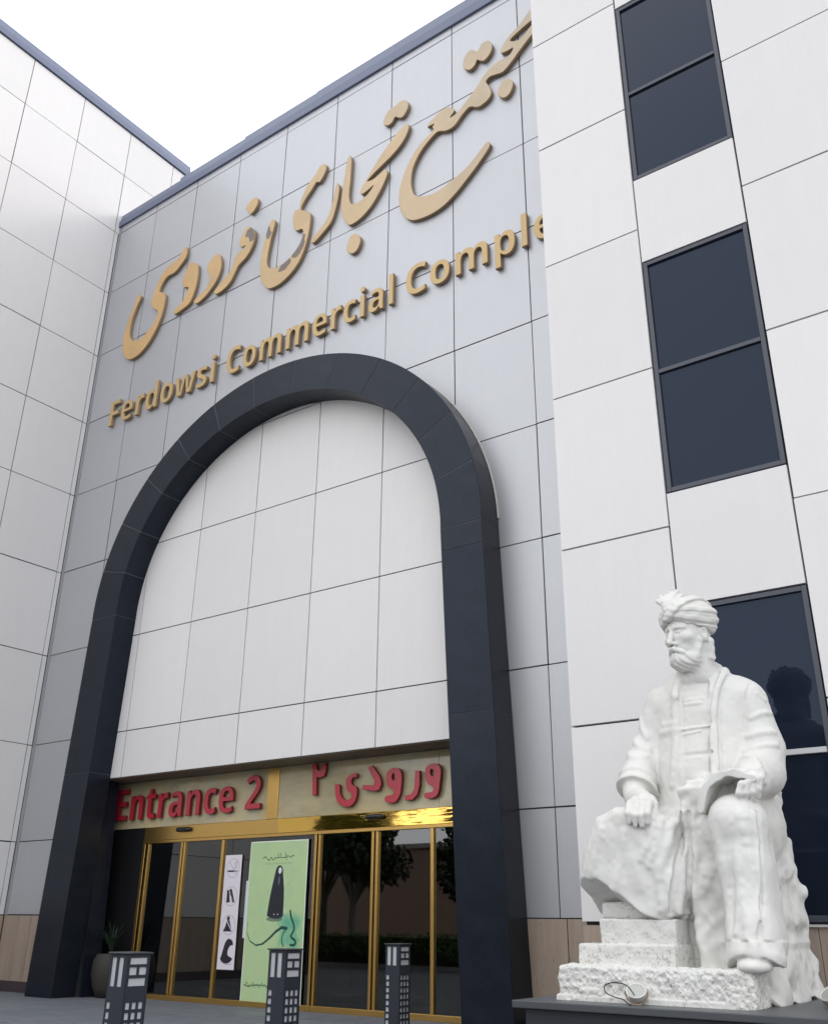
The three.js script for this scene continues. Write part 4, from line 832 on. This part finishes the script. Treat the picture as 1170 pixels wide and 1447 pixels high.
function body(x, y, z) {
  let d = bodyBase(x, y, z);
  if (d > 0.3 || d < -0.3) return d;
  for (const { r, pts, lo, hi } of RIDGES) {
    if (x < lo[0] || x > hi[0] || y < lo[1] || y > hi[1] || z < lo[2] || z > hi[2]) continue;
    let m = 9; for (let i = 0; i < pts.length - 1; i++) { const e = i / (pts.length - 1), w = 0.45 + 0.55 * Math.sin(Math.PI * (0.12 + 0.76 * e)); m = Math.min(m, cap(x, y, z, pts[i], pts[i + 1], Math.abs(r) * w, Math.abs(r) * w)); }
    d = r > 0 ? smin(d, m, r * 2.6) : smax(d, -m, 0.03);
  }
  d = smin(d, hands(x, y, z), 0.025);
  // soft folds: sleeves, coat and skirt
  if (x > 19.08 && z > 5.25 && y < 2.3 && y > 1.4) d += 0.009 * Math.sin(x * 40 + y * 2.5) * Math.min(1, (2.3 - y) * 3);
  return d + bump(x, y, z, 7, 0.016) + bump(x, y, z, 23, 0.006);
}
// head, in its own turned frame
const HY = -0.4, HC = Math.cos(HY), HS = Math.sin(HY), H0 = [18.82, 4.15, 4.92], HK = 0.91;
function headField(wx, wy, wz) {
  const dx = (wx - H0[0]) / HK, dz0 = (wz - H0[2]) / HK, x = HC * dx - HS * dz0, zz = HS * dx + HC * dz0, y0 = (wy - H0[1]) / HK;
  const y = y0 * 0.995 + zz * 0.07, z = zz * 0.995 - y0 * 0.07, ax = Math.abs(x);     // chin a little down
  let d = ell(x, y, z, 0, 0.07, -0.02, 0.205, 0.26, 0.26);
  d = smin(d, ell(x, y, z, 0, -0.12, 0.06, 0.165, 0.22, 0.185), 0.08);
  d = smin(d, ell(ax, y, z, 0.115, -0.035, 0.15, 0.065, 0.05, 0.06), 0.06);                     // cheekbones
  d = smin(d, cap(ax, y, z, [0.02, 0.075, 0.23], [0.125, 0.075, 0.185], 0.028, 0.022), 0.03);    // brows
  d = smax(d, -ell(ax, y, z, 0.075, 0.027, 0.265, 0.055, 0.034, 0.05), 0.03);                    // sockets
  d = smin(d, len3(ax - 0.074, y - 0.025, z - 0.188) - 0.037, 0.008);
  d = smin(d, cap(ax, y, z, [0.035, 0.034, 0.222], [0.112, 0.036, 0.197], 0.0085, 0.0085), 0.01); // lids
  d = smin(d, cap(ax, y, z, [0.04, 0.006, 0.215], [0.105, 0.008, 0.196], 0.008, 0.008), 0.012);
  d = smin(d, cap(x, y, z, [0, 0.06, 0.235], [0, -0.085, 0.3], 0.023, 0.032), 0.02);             // nose
  d = smin(d, len3(ax - 0.033, y + 0.1, z - 0.262) - 0.026, 0.014);
  d = smax(d, -len3(ax - 0.018, y + 0.128, z - 0.285) + 0.012, 0.008);
  let m = cap(ax, y, z, [0.012, -0.152, 0.268], [0.085, -0.2, 0.215], 0.03, 0.024);               // moustache
  m = smin(m, cap(ax, y, z, [0.085, -0.2, 0.215], [0.125, -0.265, 0.165], 0.024, 0.014), 0.015);
  let br = ell(x, y, z, 0, -0.265, 0.135, 0.142, 0.122, 0.14);                                     // beard
  br = smin(br, cap(ax, y, z, [0.17, -0.06, 0.02], [0.115, -0.26, 0.09], 0.042, 0.07), 0.04);
  br = smin(br, cap(x, y, z, [-0.03, -0.215, 0.25], [0.03, -0.215, 0.25], 0.018, 0.018), 0.02);
  const strand = 0.0032 * Math.sin(ax * 105 + y * 26 + 3 * Math.sin(y * 19)) + 0.0022 * Math.sin(y * 60 + ax * 40);
  d = smin(d, br + strand, 0.02); d = smin(d, m + strand * 0.7, 0.012);
  d = smax(d, -cap(ax, y, z, [0, -0.196, 0.285], [0.05, -0.21, 0.262], 0.008, 0.006), 0.008);
  let e = ell(ax, y + 0.2 * (z + 0.02), z, 0.212, -0.005, -0.015, 0.032, 0.085, 0.052);                                 // ears
  e = smax(e, -ell(ax, y, z, 0.246, 0.005, 0.0, 0.03, 0.052, 0.03), 0.01); d = smin(d, e, 0.012);
  d = smin(d, cap(ax, y, z, [0.17, -0.08, -0.11], [0.155, -0.25, -0.12], 0.06, 0.05) + strand, 0.03); // hair behind the ears
  d = smin(d, cap(x, y, z, [0, -0.1, -0.05], [0.0, -0.42, -0.1], 0.165, 0.17), 0.06);
  return HK * d + bump(wx, wy, wz, 26, 0.005);
}
function turbanField(wx, wy, wz) {
  const dx = (wx - H0[0]) / HK, dz0 = (wz - H0[2]) / HK, x = HC * dx - HS * dz0, z = HS * dx + HC * dz0, y = (wy - H0[1]) / HK;
  const dome = ell(x, y, z, 0, 0.215, -0.045, 0.285, 0.225, 0.325);
  // cloth wound round: each turn is the dome a little thicker, inside a slanting strip with a rolled edge
  const turn = (cy, tx, tz, half, thick) => smax(dome - thick, Math.abs(y - cy - tx * x - tz * z) / Math.hypot(1, tx, tz) - half, 0.024);
  let d = dome;
  d = smin(d, turn(0.10, -0.3, -0.06, 0.06, 0.022), 0.01);
  d = smin(d, turn(0.235, -0.36, -0.06, 0.032, 0.012), 0.01);
  d = smin(d, turn(0.33, -0.3, -0.1, 0.03, 0.014), 0.01);
  d = smin(d, turn(0.25, 0.95, -0.25, 0.055, 0.034), 0.008);      // the roll that climbs across the front
  d = smin(d, turn(0.42, 0.9, -0.25, 0.05, 0.02), 0.01);
  const rim = 0.135 - 0.4 * Math.max(0, Math.abs(x) - 0.04) - 0.3 * Math.max(0, -z - 0.02);
  d = smax(d, (rim - y) * 0.85, 0.03);
  const fold = 0.0022 * Math.sin((y + 0.34 * x) * 80 + 2 * Math.sin(x * 9)) + 0.0018 * Math.sin((y - 0.9 * x) * 55 + z * 8);
  return HK * (d + fold) + bump(wx, wy, wz, 18, 0.006);
}
function plumeField(wx, wy, wz) {
  const dx = (wx - H0[0]) / HK, dz0 = (wz - H0[2]) / HK, x = HC * dx - HS * dz0, z = HS * dx + HC * dz0, y = (wy - H0[1]) / HK;
  let d = cap(x, y, z, [-0.03, 0.27, 0.25], [-0.05, 0.36, 0.24], 0.05, 0.045);
  for (let i = 0; i < 6; i++) { const a = -0.95 + i * 0.3, L = 0.175 + 0.02 * Math.sin(i * 2.1); d = smin(d, cap(x, y, z, [-0.045, 0.32, 0.235], [-0.045 + L * Math.sin(a), 0.33 + L * Math.cos(a), 0.22 - 0.03 * i], 0.036, 0.024), 0.03); }
  return HK * d;
}
function plinthField(x, y, z) {
  const rough = bump(x, y, z, 11, 0.03) + bump(x, y, z, 34, 0.02) + bump(x, y, z, 80, 0.01), mild = bump(x, y, z, 13, 0.012) + bump(x, y, z, 50, 0.005);
  const skew = 0.1 * (5.9 - z);                               // the right side runs back at an angle
  let d = rbox(x + skew * (x > 18.6 ? 1 : 0), y, z, 17.73, 19.39, 0.9, 1.185, 4.1, 5.93 + 0.02 * Math.sin(x * 5), 0.025) + rough;
  d = Math.min(d, rbox(x, y, z, 17.71, 19.3, 0.9, 0.965, 4.1, 5.95, 0.012) + mild);
  d = Math.min(d, rbox(x, y, z, 17.84, 19.1, 1.15, 1.355, 4.1, 5.76 - 0.35 * Math.max(0, Math.min(1, (x - 18.72) / 0.03)), 0.018) + mild);
  d = Math.min(d, rbox(x, y, z, 18.03, 18.72, 1.33, 1.55, 4.1, 5.7, 0.012) + mild);
  d = Math.min(d, rbox(x, y, z, 18.6, 19.3, 1.33, 1.55, 4.1, 5.38, 0.015) + mild);
  d = Math.min(d, rbox(x, y, z, 17.96, 18.75, 1.55, 1.69, 4.1, 5.5, 0.03) + mild);
  d = Math.min(d, rbox(x, y, z, 18.7, 19.12, 1.54, 1.68, 4.1, 5.42, 0.05) + mild);
  return d;
}
function bookField(x, y, z) {
  const P = [[19.01, 2.42], [19.05, 2.53], [19.1, 2.62], [19.16, 2.68], [19.24, 2.705], [19.34, 2.705], [19.42, 2.68], [19.48, 2.65]];
  let m = 9; for (let i = 0; i < P.length - 1; i++) { const [ax, ay] = P[i], [bx, by] = P[i + 1], ex = bx - ax, ey = by - ay, h = Math.min(1, Math.max(0, ((x - ax) * ex + (y - ay) * ey) / (ex * ex + ey * ey))); m = Math.min(m, Math.hypot(x - ax - ex * h, y - ay - ey * h)); }
  const a = m - 0.022 - 0.006 * Math.sin(x * 40) + bump(x, y, z, 14, 0.012), b = Math.abs(z - 5.4) - 0.23 + 0.02 * Math.sin(x * 22); return Math.min(Math.max(a, b), 0) + Math.hypot(Math.max(a, 0), Math.max(b, 0)) - 0.008;
}
{
  const O = [18.6, 0.912, 4.9];
  const statue = thing('statue', 'white painted statue of a seated bearded man in turban and robe', 'statue', O);
  // thick white paint: hairline dirt in pits and a few chips down to grey stone
  function painted(g, dirty) {
    const p = g.attributes.position, c = new Float32Array(p.count * 3);
    for (let i = 0; i < p.count; i++) {
      const x = p.getX(i), y = p.getY(i), z = p.getZ(i), a = fbm(x * 3, y * 3, z * 3), b = fbm(x * 30, y * 30, z * 30), e = noise(x * 55, y * 55, z * 55);
      let k = 0.64 + 0.05 * (a - 0.47), w = 0.985 - 0.05 * (fbm(x * 1.5 + 4, y * 1.5, z * 1.5) - 0.4);
      c[3 * i] = k; c[3 * i + 1] = k * (0.98 + 0.01 * w); c[3 * i + 2] = k * w * 0.95;
    }
    g.setAttribute('color', new THREE.BufferAttribute(c, 3)); metricUV(g, dirty ? 1.6 : 0.8); g.translate(-O[0], -O[1], -O[2]); return g;
  }
  const speck = (amount, size) => tex(512, 512, (u, v) => {
    const a = wrapNoise(u, v, size, size, 3.7), b = wrapNoise(u, v, 7, 7, 1.9), c = wrapNoise(u, v, size * 2.6, size * 2.6, 8.8), pit = Math.min(1, Math.max(0, (a * 0.65 + c * 0.35 - 0.53 + 0.1 * (b - 0.45)) * 16)), k = 0.99 - amount * pit + 0.03 * (b - 0.45);
    return [k, k * (1 - 0.01 * pit), k * (1 - 0.03 * pit)];
  });
  const chipped = tex(512, 512, (u, v) => {
    const a = wrapNoise(u, v, 13, 13, 5.3), b = wrapNoise(u, v, 3, 3, 2.4), c = wrapNoise(u, v, 60, 60, 9.2), chip = a > 0.735 && c > 0.42 ? 1 : 0, soil = Math.max(0, b - 0.5) * 0.25, k = 0.985 - 0.55 * chip - soil * 0.3 + 0.03 * (c - 0.45);
    return [k, k * (1 - 0.012 * soil), k * (1 - 0.25 * soil)];
  });
  const paint = phys(0xffffff, 0.55, { vertexColors: true, map: chipped, bumpMap: chipped, bumpScale: 0.002 });
  const rock = phys(0xffffff, 0.7, { vertexColors: true, map: speck(0.34, 26) });
  const b = meshField(body, [17.7, 0.9, 3.9], [19.95, 4.1, 6.15], 0.0125), h = meshField(headField, [18.45, 3.6, 4.5], [19.25, 4.6, 5.4], 0.006);
  console.log('statue triangles', b.index.count / 3, h.index.count / 3);
  part('figure', painted(mergeGeometries([b, h])), paint, statue);
  part('turban', painted(meshField(turbanField, [18.4, 4.05, 4.45], [19.3, 4.7, 5.35], 0.007)), paint, statue);
  part('plume', painted(meshField(plumeField, [18.4, 4.25, 4.9], [19.0, 4.8, 5.4], 0.006)), paint, statue);
  part('book', painted(meshField(bookField, [18.9, 2.35, 5.1], [19.55, 2.8, 5.7], 0.007)), paint, statue);
  part('plinth', painted(meshField(plinthField, [17.6, 0.88, 4.0], [19.75, 1.8, 6.05], 0.009), true), rock, statue).userData.label = 'rough stepped plinth';
}

scene.traverse((o) => { if (o.isMesh) { o.castShadow = true; o.receiveShadow = true; } });
renderer.render(scene, camera);
